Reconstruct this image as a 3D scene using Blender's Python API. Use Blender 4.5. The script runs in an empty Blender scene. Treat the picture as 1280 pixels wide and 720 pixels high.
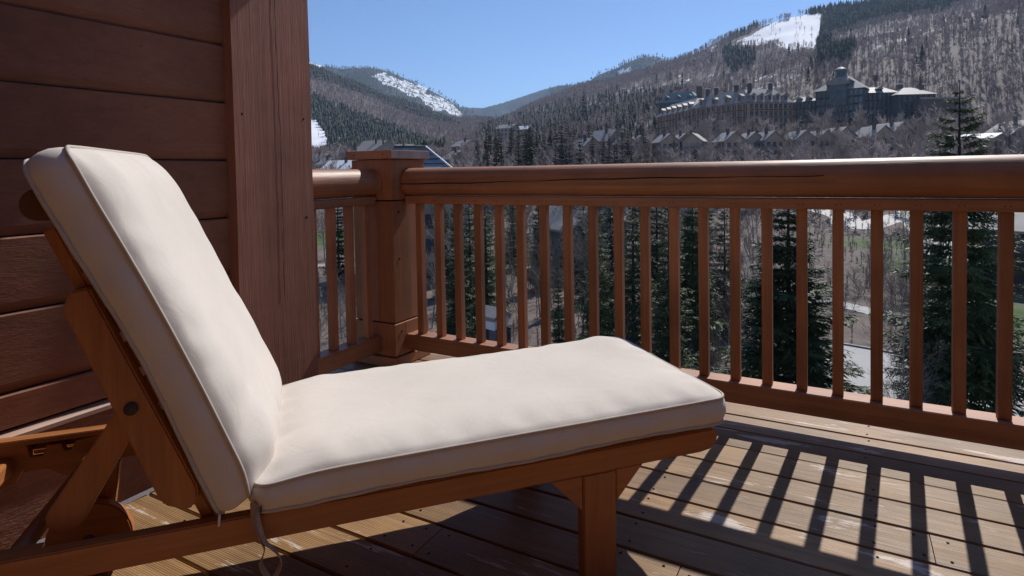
import bpy, bmesh, math, random
import numpy as np
from mathutils import Vector, Matrix
R = math.radians
random.seed(7); rng = np.random.default_rng(11)
SC = bpy.context.scene; COL = SC.collection

# ------------------------------------------------------------------ camera
F, CX, CY = 742.656, 641.885, 237.66            # focal length and principal point, in pixels of a 1280 px wide frame
PIT, ROL, YAW = .0327, .0178, .5071
fw = np.array([-math.sin(YAW)*math.cos(PIT), math.cos(YAW)*math.cos(PIT), -math.sin(PIT)])
_r = np.array([math.cos(YAW), math.sin(YAW), 0]); _u = np.cross(_r, fw)
rt = math.cos(ROL)*_r - math.sin(ROL)*_u; up = math.cos(ROL)*_u + math.sin(ROL)*_r
EYE = np.array([0, 0, 1.04])
cam = bpy.data.objects.new('camera', bpy.data.cameras.new('camera')); COL.objects.link(cam)
m = Matrix.Identity(4)
for i in range(3):
    m[i][0] = rt[i]; m[i][1] = up[i]; m[i][2] = -fw[i]; m[i][3] = EYE[i]
cam.matrix_world = m
cam.data.sensor_width = 36; cam.data.lens = 36*F/1280
cam.data.shift_x = (640-CX)/1280; cam.data.shift_y = (CY-360)/1280
cam.data.clip_start = .05; cam.data.clip_end = 20000
SC.camera = cam
SC.render.resolution_x, SC.render.resolution_y = 1024, 576

# ------------------------------------------------------------------ light
SUN_EL, SUN_AZ = R(46.6), R(4.2)                # azimuth measured from +Y towards +X
w = bpy.data.worlds.new('World'); SC.world = w; w.use_nodes = True
nt = w.node_tree; bg = nt.nodes['Background']
sky = nt.nodes.new('ShaderNodeTexSky'); sky.sky_type = 'NISHITA'; sky.sun_disc = False
sky.sun_elevation = SUN_EL; sky.sun_rotation = SUN_AZ
sky.altitude = 2500; sky.air_density = 1.0; sky.dust_density = 0.0; sky.ozone_density = 6.0
nt.links.new(sky.outputs[0], bg.inputs[0]); bg.inputs[1].default_value = .14
sl = bpy.data.lights.new('sun', 'SUN'); sl.energy = 5.0; sl.angle = R(.53); sl.color = (1, .965, .91)
so = bpy.data.objects.new('sun', sl); COL.objects.link(so)
SD = Vector((math.sin(SUN_AZ)*math.cos(SUN_EL), math.cos(SUN_AZ)*math.cos(SUN_EL), math.sin(SUN_EL)))
so.rotation_euler = (-SD).to_track_quat('-Z', 'Y').to_euler(); so.location = (0, 0, 30)
vs = SC.view_settings
vs.view_transform = 'Standard'; vs.look = 'None'; vs.gamma = 1; vs.exposure = -.10; vs.use_curve_mapping = False
SC.render.engine = 'CYCLES'

# ------------------------------------------------------------------ helpers
def ray(x, y): return fw + rt*(x-CX)/F - up*(y-CY)/F
def inv(x, y, axis, val):
    d = ray(x, y); return EYE + d*(val-EYE[axis])/d[axis]
def far_at(x, y, d):                            # point at horizontal distance d
    v = ray(x, y); return EYE + v*(d/math.hypot(v[0], v[1]))
def pix(P):
    P = np.asarray(P, float) - EYE; d = P@fw
    return CX + F*(P@rt)/d, CY - F*(P@up)/d

def link(o, parent=None):
    COL.objects.link(o)
    if parent is not None: o.parent = parent
    return o
def mesh_obj(name, V, Fc, mat, parent=None, loc=(0, 0, 0), smooth=False, rot=None):
    me = bpy.data.meshes.new(name); me.from_pydata([tuple(v) for v in V], [], Fc)
    if smooth: me.shade_smooth()
    for mm in (mat if isinstance(mat, (list, tuple)) else [mat]): me.materials.append(mm)
    o = bpy.data.objects.new(name, me); o.location = loc
    if rot is not None: o.rotation_euler = rot
    return link(o, parent)
def data_obj(name, me, parent=None, loc=(0, 0, 0), rot=None, scale=None):
    o = bpy.data.objects.new(name, me); o.location = loc
    if rot is not None: o.rotation_euler = rot
    if scale is not None: o.scale = scale
    return link(o, parent)
def tag(o, label=None, cat=None, group=None, kind=None):
    if label: o['label'] = label
    if cat: o['category'] = cat
    if group: o['group'] = group
    if kind: o['kind'] = kind
    return o
def empty(name, loc=(0, 0, 0), rot=None):
    o = bpy.data.objects.new(name, None); o.location = loc; o.empty_display_size = .1
    if rot is not None: o.rotation_euler = rot
    return link(o)
def bm_obj(name, bm, mat, parent=None, loc=(0, 0, 0), rot=None, smooth=False):
    me = bpy.data.meshes.new(name); bm.to_mesh(me); bm.free()
    if smooth: me.shade_smooth()
    for mm in (mat if isinstance(mat, (list, tuple)) else [mat]): me.materials.append(mm)
    return data_obj(name, me, parent, loc, rot)
def box_bm(x0, x1, y0, y1, z0, z1, bev=0.0, seg=1):
    bm = bmesh.new(); bmesh.ops.create_cube(bm, size=1)
    for v in bm.verts:
        v.co = Vector(((x0+x1)/2+v.co.x*(x1-x0), (y0+y1)/2+v.co.y*(y1-y0), (z0+z1)/2+v.co.z*(z1-z0)))
    if bev: bmesh.ops.bevel(bm, geom=bm.edges[:], offset=bev, segments=seg, affect='EDGES', profile=.6)
    return bm
def box(name, x0, x1, y0, y1, z0, z1, mat, parent=None, bev=0.0, seg=1, loc=(0, 0, 0), rot=None):
    return bm_obj(name, box_bm(x0, x1, y0, y1, z0, z1, bev, seg), mat, parent, loc, rot)
def prism(name, pts, lo, hi, axis, mat, parent=None, bev=0.0, loc=(0, 0, 0), smooth=False):
    """pts: 2D outline; extruded along axis ('x','y','z') from lo to hi"""
    bm = bmesh.new()
    def P(p, t): return {'x': (t, p[0], p[1]), 'y': (p[0], t, p[1]), 'z': (p[0], p[1], t)}[axis]
    a = [bm.verts.new(P(p, lo)) for p in pts]; b = [bm.verts.new(P(p, hi)) for p in pts]
    n = len(pts)
    bm.faces.new(a); bm.faces.new(b[::-1])
    for i in range(n): bm.faces.new((a[i], b[i], b[(i+1) % n], a[(i+1) % n]))
    bmesh.ops.recalc_face_normals(bm, faces=bm.faces[:])
    if bev: bmesh.ops.bevel(bm, geom=[e for e in bm.edges if e.calc_face_angle(0) > .6], offset=bev, segments=2, affect='EDGES')
    return bm_obj(name, bm, mat, parent, loc)
def tube_data(path, rad, n=8, cap=True):
    """path: list of points, rad: radius or list"""
    P = [Vector(p) for p in path]; V = []; Fc = []
    prev = None
    for i, p in enumerate(P):
        t = (P[min(i+1, len(P)-1)]-P[max(i-1, 0)]).normalized()
        if prev is None:
            a = t.orthogonal().normalized()
        else:
            a = (prev - t*prev.dot(t)).normalized()
        prev = a; b = t.cross(a); r = rad[i] if hasattr(rad, '__len__') else rad
        for k in range(n):
            an = 2*math.pi*k/n; V.append(p + (a*math.cos(an)+b*math.sin(an))*r)
    for i in range(len(P)-1):
        for k in range(n): Fc.append((i*n+k, i*n+(k+1) % n, (i+1)*n+(k+1) % n, (i+1)*n+k))
    if cap:
        Fc.append(tuple(range(n))[::-1]); Fc.append(tuple((len(P)-1)*n+k for k in range(n)))
    return V, Fc
def tube(name, path, rad, mat, parent=None, n=8):
    V, Fc = tube_data(path, rad, n); return mesh_obj(name, V, Fc, mat, parent, smooth=True)
def np_mesh(name, V, T, mats, matidx=None, smooth=False):
    """fast triangle mesh from numpy arrays"""
    me = bpy.data.meshes.new(name); V = np.asarray(V, np.float32); T = np.asarray(T, np.int32)
    me.vertices.add(len(V)); me.vertices.foreach_set('co', V.ravel())
    me.loops.add(T.size); me.loops.foreach_set('vertex_index', T.ravel())
    me.polygons.add(len(T)); me.polygons.foreach_set('loop_start', np.arange(0, T.size, T.shape[1], dtype=np.int32))
    me.polygons.foreach_set('loop_total', np.full(len(T), T.shape[1], np.int32))
    for mm in mats: me.materials.append(mm)
    if matidx is not None: me.polygons.foreach_set('material_index', np.asarray(matidx, np.int32))
    if smooth: me.polygons.foreach_set('use_smooth', np.ones(len(T), bool))
    me.update(calc_edges=True); me.validate(); return me

# ------------------------------------------------------------------ materials
def mat_new(name):
    mt = bpy.data.materials.new(name); mt.use_nodes = True
    return mt, mt.node_tree, mt.node_tree.nodes['Principled BSDF']
def N(nt, typ, **kw):
    n = nt.nodes.new(typ)
    for k, v in kw.items():
        if k.startswith('i_'):
            key = k[2:]; n.inputs[int(key) if key.isdigit() else key.replace('_', ' ')].default_value = v
        else: setattr(n, k, v)
    return n
def ramp(nt, stops):
    n = nt.nodes.new('ShaderNodeValToRGB'); e = n.color_ramp.elements
    while len(e) < len(stops): e.new(.5)
    for k, (p, c) in enumerate(stops):
        e[k].position = p; e[k].color = (*c, 1) if len(c) == 3 else c
    return n
def L(nt, a, b): nt.links.new(a, b)
def coords(nt, scale, rnd=True):
    tc = N(nt, 'ShaderNodeTexCoord'); oi = N(nt, 'ShaderNodeObjectInfo')
    mp = N(nt, 'ShaderNodeMapping'); mp.inputs['Scale'].default_value = scale
    if rnd:
        ml = N(nt, 'ShaderNodeVectorMath', operation='SCALE'); ml.inputs[0].default_value = (37.1, 53.7, 71.3)
        L(nt, oi.outputs['Random'], ml.inputs['Scale'])
        ad = N(nt, 'ShaderNodeVectorMath', operation='ADD')
        L(nt, tc.outputs['Object'], ad.inputs[0]); L(nt, ml.outputs[0], ad.inputs[1]); L(nt, ad.outputs[0], mp.inputs['Vector'])
    else: L(nt, tc.outputs['Object'], mp.inputs['Vector'])
    return mp.outputs[0], oi, (ad.outputs[0] if rnd else tc.outputs['Object'])
def wood(name, dark, light, axis, rough=.5, bump=.3, fine=110., along=3., dist=.004, var=.25, spec=.4, patch=None, knots=True, stain=.5, rib=None):
    mt, nt, bs = mat_new(name)
    s = [fine*.32]*3; s['xyz'.index(axis)] = along*.45
    v, oi, raw = coords(nt, s)
    n1 = N(nt, 'ShaderNodeTexNoise', i_Scale=1.0, i_Detail=5.0, i_Roughness=.6, i_Distortion=.7); L(nt, v, n1.inputs['Vector'])
    s2 = [fine*1.6]*3; s2['xyz'.index(axis)] = along*2.2
    mp2 = N(nt, 'ShaderNodeMapping'); mp2.inputs['Scale'].default_value = s2; L(nt, raw, mp2.inputs['Vector'])
    n2 = N(nt, 'ShaderNodeTexNoise', i_Scale=1.0, i_Detail=3.0, i_Roughness=.7); L(nt, mp2.outputs[0], n2.inputs['Vector'])
    n3 = N(nt, 'ShaderNodeTexNoise', i_Scale=2.3, i_Detail=4.0, i_Roughness=.6); L(nt, raw, n3.inputs['Vector'])
    mx = N(nt, 'ShaderNodeMath', operation='MULTIPLY_ADD', i_1=.55); L(nt, n1.outputs[0], mx.inputs[0])
    m2 = N(nt, 'ShaderNodeMath', operation='MULTIPLY', i_1=.45); L(nt, n2.outputs[0], m2.inputs[0]); L(nt, m2.outputs[0], mx.inputs[2])
    if rib:                                     # milled ridges and spring-wood lines across the board
        wvv = N(nt, 'ShaderNodeTexWave', i_Scale=rib/6.283, i_Distortion=1.6, i_Detail=2.0, bands_direction='Y'); wvv.inputs['Detail Scale'].default_value = .35
        mpr = N(nt, 'ShaderNodeMapping'); mpr.inputs['Scale'].default_value = (.12, 1, 1); L(nt, raw, mpr.inputs['Vector']); L(nt, mpr.outputs[0], wvv.inputs['Vector'])
        mrr = N(nt, 'ShaderNodeMath', operation='MULTIPLY_ADD', i_1=.20, i_2=-.10); L(nt, wvv.outputs[1], mrr.inputs[0])
        mxx = N(nt, 'ShaderNodeMath', operation='ADD'); L(nt, mrr.outputs[0], mxx.inputs[0]); L(nt, mx.outputs[0], mxx.inputs[1]); mx = mxx
    cr = ramp(nt, [(.32, dark), (.66, light)]); L(nt, mx.outputs[0], cr.inputs[0])
    # slow stains and board to board variation
    hv = N(nt, 'ShaderNodeHueSaturation'); L(nt, cr.outputs[0], hv.inputs['Color'])
    mr = N(nt, 'ShaderNodeMapRange', i_1=0.0, i_2=1.0, i_3=1-var, i_4=1+var); L(nt, oi.outputs['Random'], mr.inputs[0])
    ms = N(nt, 'ShaderNodeMapRange', i_1=.3, i_2=.7, i_3=1-stain*.5, i_4=1+stain*.5); L(nt, n3.outputs[0], ms.inputs[0])
    mm = N(nt, 'ShaderNodeMath', operation='MULTIPLY'); L(nt, mr.outputs[0], mm.inputs[0]); L(nt, ms.outputs[0], mm.inputs[1])
    L(nt, mm.outputs[0], hv.inputs['Value']); colour = hv.outputs[0]
    rsock = None
    if patch:                                   # worn, peeling areas
        sp = [17., 17., 17.]; sp['xyz'.index(axis)] = 3.2
        mpp = N(nt, 'ShaderNodeMapping'); mpp.inputs['Scale'].default_value = sp; L(nt, raw, mpp.inputs['Vector'])
        np_ = N(nt, 'ShaderNodeTexNoise', i_Scale=1.0, i_Detail=9.0, i_Roughness=.72, i_Distortion=.4); L(nt, mpp.outputs[0], np_.inputs['Vector'])
        am = N(nt, 'ShaderNodeMath', operation='MULTIPLY_ADD', i_1=.22); L(nt, n2.outputs[0], am.inputs[0]); L(nt, np_.outputs[0], am.inputs[2])
        pr = ramp(nt, [(patch[1], (0, 0, 0)), (patch[1]+.035, (1, 1, 1))]); L(nt, am.outputs[0], pr.inputs[0])
        mc = N(nt, 'ShaderNodeMix', data_type='RGBA'); L(nt, pr.outputs[0], mc.inputs[0]); L(nt, colour, mc.inputs[6]); mc.inputs[7].default_value = (*patch[0], 1)
        colour = mc.outputs[2]
    L(nt, colour, bs.inputs['Base Color'])
    rr = N(nt, 'ShaderNodeMapRange', i_1=.3, i_2=.7, i_3=rough-.08, i_4=rough+.12); L(nt, mx.outputs[0], rr.inputs[0]); L(nt, rr.outputs[0], bs.inputs['Roughness'])
    bs.inputs['Specular IOR Level'].default_value = spec
    bp = N(nt, 'ShaderNodeBump', i_Strength=bump, i_Distance=dist); L(nt, mx.outputs[0], bp.inputs['Height']); L(nt, bp.outputs[0], bs.inputs['Normal'])
    return mt
def plain(name, c, rough=.6, spec=.4, var=.12, scale=6., bump=0., metallic=0., c2=None):
    mt, nt, bs = mat_new(name)
    v, oi, raw = coords(nt, (1, 1, 1))
    n = N(nt, 'ShaderNodeTexNoise', i_Scale=scale, i_Detail=5.0, i_Roughness=.6); L(nt, raw, n.inputs['Vector'])
    c2 = c2 or tuple(x*(1+var*1.6) for x in c); c1 = tuple(x*(1-var) for x in c)
    cr = ramp(nt, [(.3, c1), (.7, c2)]); L(nt, n.outputs[0], cr.inputs[0])
    hv = N(nt, 'ShaderNodeHueSaturation'); L(nt, cr.outputs[0], hv.inputs['Color'])
    mr = N(nt, 'ShaderNodeMapRange', i_1=0.0, i_2=1.0, i_3=1-var, i_4=1+var); L(nt, oi.outputs['Random'], mr.inputs[0]); L(nt, mr.outputs[0], hv.inputs['Value'])
    L(nt, hv.outputs[0], bs.inputs['Base Color']); bs.inputs['Roughness'].default_value = rough
    bs.inputs['Specular IOR Level'].default_value = spec; bs.inputs['Metallic'].default_value = metallic
    if bump:
        bp = N(nt, 'ShaderNodeBump', i_Strength=bump, i_Distance=.01); L(nt, n.outputs[0], bp.inputs['Height']); L(nt, bp.outputs[0], bs.inputs['Normal'])
    return mt

STAIN_D, STAIN_L = (.265, .110, .050), (.44, .195, .095)
M = {}
M['rail_x'] = wood('stained_wood_x', STAIN_D, STAIN_L, 'x', .50, .5, 85, 1.6, .004, .12, .5, patch=((.36, .19, .11), .83))
M['rail_y'] = wood('stained_wood_y', STAIN_D, STAIN_L, 'y', .50, .5, 85, 1.6, .004, .12, .5, patch=((.36, .19, .11), .83))
M['rail_z'] = wood('stained_wood_z', STAIN_D, STAIN_L, 'z', .56, .45, 90, 2., .004, .16, .35)
M['siding'] = wood('stained_siding', (.205, .085, .050), (.29, .124, .073), 'y', .66, .5, 130, 22., .006, .16, .3)
M['column'] = wood('rough_sawn_column', (.25, .105, .068), (.36, .160, .105), 'z', .6, .9, 150, 2.6, .006, .1, .35)
M['skirt'] = wood('rough_sawn_skirt', (.16, .066, .042), (.27, .115, .072), 'y', .6, 1., 75, 12., .016, .1, .3)
M['flash'] = wood('sunlit_ledge', (.42, .27, .2), (.6, .42, .34), 'y', .55, .2, 80, 3)  # sunlight on the ledge is put into its pale colour
M['deck'] = wood('weathered_deck', (.165, .090, .037), (.335, .193, .086), 'x', .50, .8, 95, .9, .0035, .14, .38, patch=((.52, .43, .37), .705), stain=.7, rib=330.)
M['teak'] = wood('oiled_teak_x', (.28, .095, .029), (.46, .18, .064), 'x', .40, .15, 46, 1.7, .002, .10, .45, stain=.3)
M['teak_y'] = wood('oiled_teak_y', (.28, .095, .029), (.46, .18, .064), 'y', .40, .15, 46, 1.7, .002, .10, .45, stain=.3)
M['teak_z'] = wood('oiled_teak_z', (.28, .095, .029), (.46, .18, .064), 'z', .40, .15, 46, 1.7, .002, .10, .45, stain=.3)
M['teak_shaded'] = wood('shaded_teak', (.07, .026, .014), (.12, .046, .022), 'y', .5, .15, 46, 1.7, .002, .1)  # teak with the shade behind the backrest painted into its colour
M['dark'] = plain('dark_gap', (.012, .009, .008), .8, .1)
M['steel'] = plain('dull_steel', (.11, .09, .08), .45, .5, metallic=.8)
M['cap_grey'] = plain('weathered_skylit_cap', (.24, .20, .195), .42, .5, .2, 14, .1)  # grey mixes real weathering with a painted-in reflection of the sky
M['white_clip'] = plain('white_plastic', (.8, .8, .8), .4)
M['grey_pad'] = plain('charcoal_fabric', (.16, .155, .175), .9, .1, .1, 60, .1)
def fabric(name, c):
    mt, nt, bs = mat_new(name)
    tc = N(nt, 'ShaderNodeTexCoord')
    n1 = N(nt, 'ShaderNodeTexNoise', i_Scale=5.0, i_Detail=6.0, i_Roughness=.65); L(nt, tc.outputs['Object'], n1.inputs['Vector'])
    cr = ramp(nt, [(.3, tuple(x*.93 for x in c)), (.62, c), (.8, tuple(min(1, x*1.03) for x in c))]); L(nt, n1.outputs[0], cr.inputs[0])
    L(nt, cr.outputs[0], bs.inputs['Base Color']); bs.inputs['Roughness'].default_value = .86
    bs.inputs['Specular IOR Level'].default_value = .18; bs.inputs['Sheen Weight'].default_value = .14
    wv = [N(nt, 'ShaderNodeTexWave', i_Scale=210.0, i_Distortion=.6, bands_direction=d) for d in 'XY']
    for q in wv: L(nt, tc.outputs['Object'], q.inputs['Vector'])
    ad = N(nt, 'ShaderNodeMath', operation='ADD'); L(nt, wv[0].outputs[1], ad.inputs[0]); L(nt, wv[1].outputs[1], ad.inputs[1])
    n2 = N(nt, 'ShaderNodeTexNoise', i_Scale=10.0, i_Detail=4.0, i_Roughness=.55, i_Distortion=1.4); L(nt, tc.outputs['Object'], n2.inputs['Vector'])
    b1 = N(nt, 'ShaderNodeBump', i_Strength=.22, i_Distance=.0006); L(nt, ad.outputs[0], b1.inputs['Height'])
    b2 = N(nt, 'ShaderNodeBump', i_Strength=.19, i_Distance=.008); L(nt, n2.outputs[0], b2.inputs['Height']); L(nt, b1.outputs[0], b2.inputs['Normal'])
    L(nt, b2.outputs[0], bs.inputs['Normal'])
    return mt
M['tape'] = plain('tie_tape', (.34, .25, .19), .85, .1, .1, 60)
M['canvas'] = fabric('cream_canvas', (.69, .62, .55))
M['piping'] = plain('canvas_piping', (.52, .45, .385), .8, .2, .05, 40)
# landscape
M['needles'] = plain('spruce_needles', (.045, .066, .024), .6, .3, .35, 1.3, c2=(.105, .14, .048))
M['needles_far'] = plain('distant_spruce', (.022, .036, .020), .7, .2, .35, .07, c2=(.045, .062, .034))
M['bark'] = plain('spruce_bark', (.055, .042, .033), .85, .2, .3, 6)
M['aspen'] = plain('aspen_bark', (.25, .225, .205), .75, .3, .25, 3)
M['twig'] = plain('bare_twigs', (.20, .165, .145), .75, .3, .3, .5)
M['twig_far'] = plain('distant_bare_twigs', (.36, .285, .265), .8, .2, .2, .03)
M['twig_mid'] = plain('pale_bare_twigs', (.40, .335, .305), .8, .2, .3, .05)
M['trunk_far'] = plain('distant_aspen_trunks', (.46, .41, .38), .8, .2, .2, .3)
M['concrete'] = plain('pale_road', (.26, .258, .26), .6, .4, .10, .25, .05)
M['kerb'] = plain('road_kerb', (.30, .29, .28), .7, .3, .1, 2)
M['rock'] = plain('pink_boulder', (.30, .20, .16), .8, .3, .2, 3, .5)
M['wallfar'] = plain('brown_stucco', (.48, .34, .25), .8, .2, .08, .5)
M['walltan'] = plain('tan_siding', (.36, .29, .235), .8, .2, .1, .5)
M['wallgreen'] = plain('blue_green_siding', (.10, .135, .14), .8, .2, .08, .5)
M['trimfar'] = plain('dark_trim', (.06, .045, .038), .7, .3, .1, .5)
M['rooffar'] = plain('grey_shingle_roof', (.27, .245, .225), .55, .45, .15, .8)
M['roofgreen'] = plain('verdigris_roof', (.16, .20, .20), .5, .5, .1, .5)
M['roofmetal'] = plain('blue_metal_roof', (.16, .20, .25), .35, .6, .1, 1.)
M['snowcap'] = plain('snow', (.8, .8, .82), .6, .3, .03, 2)
M['glassfar'] = plain('window_glass', (.05, .065, .085), .12, .9, .4, .5)
M['chim'] = plain('chimney_stone', (.12, .10, .09), .85, .2, .2, 1)

# ------------------------------------------------------------------ house wall, skirt, roof eave
XW = -2.007
wall = empty('house_wall', (XW, 0, 0)); tag(wall, 'red brown lap siding wall of the house behind the lounger', 'wall')
box('sheathing', -.30, -.021, -2.6, 1.44, 0, 2.7, M['dark'], wall)
joints = [.347, .449, .671, .882, 1.097, 1.310, 1.522, 1.735, 1.948, 2.161, 2.374, 2.587]
for i in range(len(joints)-1):
    z0, z1 = joints[i], joints[i+1]
    hgt = z1-z0; ch = .026 if i else .004
    wob = [random.uniform(-.0012, .0012) for _ in range(2)]
    prism('siding_board', [(-.024, .002), (-.017, .003), (-.0045+wob[0], ch+.004), (0+wob[1], hgt-.005), (-.004, hgt-.001), (-.024, hgt-.001)],
          -2.6, 1.425, 'y', M['siding'], wall, loc=(0, 0, z0))
prism('ledge', [(-.024, .325), (.020, .325), (.020, .337), (-.024, .3455)], -2.6, 1.425, 'y', M['flash'], wall)
prism('skirt_board', [(-.024, .012), (.006, .012), (.008, .322), (-.024, .322)], -2.6, 1.425, 'y', M['skirt'], wall, bev=.002)
# two rows of nails per board, 0.6 m apart
for z0, z1 in zip(joints[1:-1], joints[2:]):
    for yy in (-.1, .52, 1.13):
        for zz in (z0+.06, z1-.045):
            b = bmesh.new(); bmesh.ops.create_circle(b, cap_ends=True, segments=6, radius=.0032)
            bm_obj('nail', b, M['steel'], wall, (.0018, yy+random.uniform(-.012, .012), zz+random.uniform(-.01, .01)), (0, R(90), 0))

colm = empty('corner_column', (XW+.02, 1.62, 0)); tag(colm, 'tall rough sawn corner timber closing the siding wall', 'column')
def rough_slab(name, x0, x1, y0, y1, z0, z1, mat, parent, ny=10, nz=120, amp=.002):
    """box whose +x face has uneven edges"""
    bm = box_bm(x0, x1, y0, y1, z0, z1, 0)
    bmesh.ops.subdivide_edges(bm, edges=[e for e in bm.edges if abs(e.verts[0].co.z-e.verts[1].co.z) > .01], cuts=nz, use_grid_fill=True)
    ph = [random.uniform(0, 6) for _ in range(4)]
    for v in bm.verts:
        k = math.sin(v.co.z*3.1+ph[0])*.6 + math.sin(v.co.z*9.7+ph[1]+v.co.y*5)*.3 + random.uniform(-.25, .25)
        if v.co.y in (y0, y1) or True:
            v.co.y += amp*k*(1 if v.co.y > (y0+y1)/2 else .6); v.co.x += amp*.5*math.sin(v.co.z*6.3+ph[2]+v.co.y*9)
    return bm_obj(name, bm, mat, parent)
rough_slab('timber', -.30, .020, -.195, .170, .004, 2.70, M['column'], colm, amp=.0018)
# shrinkage crack down the face, and knots
ck = []
for k in range(60):
    z = .55+k*.035; ck.append((.0215, .006+.004*math.sin(k*.13)+.0015*math.sin(k*1.7)+.001*math.sin(k*4.1), z))
V = []; Fc = []
for k, c in enumerate(ck):
    wv = .0008+.0012*abs(math.sin(k*.7)); V += [(c[0], c[1]-wv, c[2]), (c[0]+.0006, c[1], c[2]), (c[0], c[1]+wv, c[2])]
    if k: a = 3*k; Fc += [(a-3, a-2, a+1, a), (a-2, a-1, a+2, a+1)]
mesh_obj('shrinkage_crack', V, Fc, M['trimfar'], colm)
for (yy, zz, rr) in ((.13, .86, .005), (.13, 1.27, .004), (-.16, 1.27, .004)):
    b = bmesh.new(); bmesh.ops.create_uvsphere(b, u_segments=14, v_segments=8, radius=rr)
    for v in b.verts: v.co.x *= .05; v.co.z *= 1.25; v.co += Vector((0, random.uniform(-.0012, .0012), random.uniform(-.0012, .0012)))
    bm_obj('knot', b, M['column'] if rr > .01 else M['dark'], colm, (.0205, yy, zz), smooth=True)

roof = empty('roof_eave', (XW, 0, 2.7)); tag(roof, 'overhanging eave of the house roof above the siding wall', 'roof')
box('soffit', -3.5, .34, -2.6, 2.37, .004, .03, M['rail_y'], roof)
box('fascia', .34, .375, -2.6, 2.40, -.06, .22, M['rail_y'], roof, .004)
box('fascia', -3.5, .338, 2.372, 2.40, -.06, .22, M['rail_x'], roof, .004)
box('roof_deck', -3.5, .33, -2.6, 2.36, .034, .20, M['rooffar'], roof)

# ------------------------------------------------------------------ deck
BP = .1508; Y0 = 2.746
deck = tag(empty('deck', (0, 0, 0)), kind='structure')
jx = {}
for k, px in ((3, None), (5, (1160, 661)), (8, (858, 690)), (9, (540, 672)), (6, None)):
    if px: jx[k] = float(inv(px[0], px[1], 2, 0)[0])
nails = []
for k in range(0, 29):
    yb = Y0 - k*BP; ya = yb - BP
    xl = -2.36 if ya > 1.80 else (-2.44 if yb > 1.9 else -2.0)
    if ya < 1.79 and yb > 1.79: xl = -1.98
    cuts = [xl] + ([jx[k]] if k in jx else ([] if k % 3 else [random.uniform(.9, 1.8)])) + [3.4]
    for a, b in zip(cuts[:-1], cuts[1:]):
        tilt = random.uniform(-.0012, .0012)
        pr_ = [(ya+.0042, -.038), (yb-.0042, -.038), (yb-.0035, -.004), (yb-.0065, -.0005+tilt), (ya+BP/2, .0006), (ya+.0065, -.0005-tilt), (ya+.0035, -.004)]
        cx = (a+b)/2; cy = (ya+yb)/2
        n = 2
        prism('deck_plank', [(p[0]-cy, p[1]) for p in pr_], a-cx+.0012, b-cx-.0012, 'x', M['deck'], deck, loc=(cx, cy, 0))
    jts = [-1.75+.61*q for q in range(9)] + [jx[k]-.03 for _ in (0,) if k in jx] + [jx[k]+.03 for _ in (0,) if k in jx]
    for x in jts:
        for yy in (ya+.032, yb-.032):
            if x > xl+.02: nails.append((x+random.uniform(-.012, .012), yy+random.uniform(-.006, .006)))
V = []; T = []
for (x, y) in nails:
    b = len(V); V.append((x, y, .0022))
    for q in range(7): V.append((x+.0042*math.cos(q*.898), y+.0042*math.sin(q*.898), .0014))
    T += [(b, b+1+q, b+1+(q+1) % 7) for q in range(7)]
tag(mesh_obj('nail_heads', V, T, M['dark'], deck), kind='stuff')
for q in range(9):                               # joists under the boards
    x = -1.75+.61*q; box('joist', x-.02, x+.02, -1.6, 2.70, -.26, -.042, M['rail_y'], deck)
box('rim_joist', -2.40, 3.4, 2.752, 2.79, -.30, -.012, M['rail_x'], deck)
box('rim_joist', -2.42, -2.38, 1.83, 2.75, -.30, -.042, M['rail_y'], deck)

# ------------------------------------------------------------------ railings
YR = 2.555
def log_rail(name, length, mat, parent, axis, crack=None, zc=.990, rad=.073, flat=.917, seed=1):
    """handrail log along +axis, round on top, flat bottom; real checks cut in"""
    rs = random.Random(seed); nl = max(30, int(length*55)); ang = []
    na = 30
    angs = [-.5*math.pi + 2*math.pi*q/na for q in range(na)]
    V = []; Fc = []
    p = [rs.uniform(0, 6) for _ in range(8)]
    for i in range(nl+1):
        t = length*i/nl
        rr = rad*(1+.012*math.sin(t*2.1+p[0])+.008*math.sin(t*5.3+p[1]))
        for q, an in enumerate(angs):
            r = rr*(1+.006*math.sin(an*5+t*1.3+p[2])+rs.uniform(-.004, .004))
            c, s = math.cos(an), math.sin(an)
            x, z = c*r, zc+s*r
            z = max(z, flat+.0004*math.sin(t*9))
            if crack and crack[1](t) and q == crack[0]:
                x *= .86; z -= .006+.002*math.sin(t*6+p[4])
            V.append((x, t, z) if axis == 'y' else (t, x, z))
    for i in range(nl):
        for q in range(na):
            a = i*na+q; b = i*na+(q+1) % na
            Fc.append((a, b, b+na, a+na) if axis == 'y' else (a, a+na, b+na, b))
    Fc.append(tuple(range(na))); Fc.append(tuple(nl*na+q for q in range(na))[::-1])
    o = mesh_obj(name, V, Fc, mat, parent)
    for pl in o.data.polygons: pl.use_smooth = len(pl.vertices) == 4
    return o
XP = -2.075                                      # face of the corner post on which the long railing ends
rail = empty('long_railing', (XP, YR, 0)); tag(rail, 'long brown wooden railing in front of the valley view', 'railing')
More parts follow.
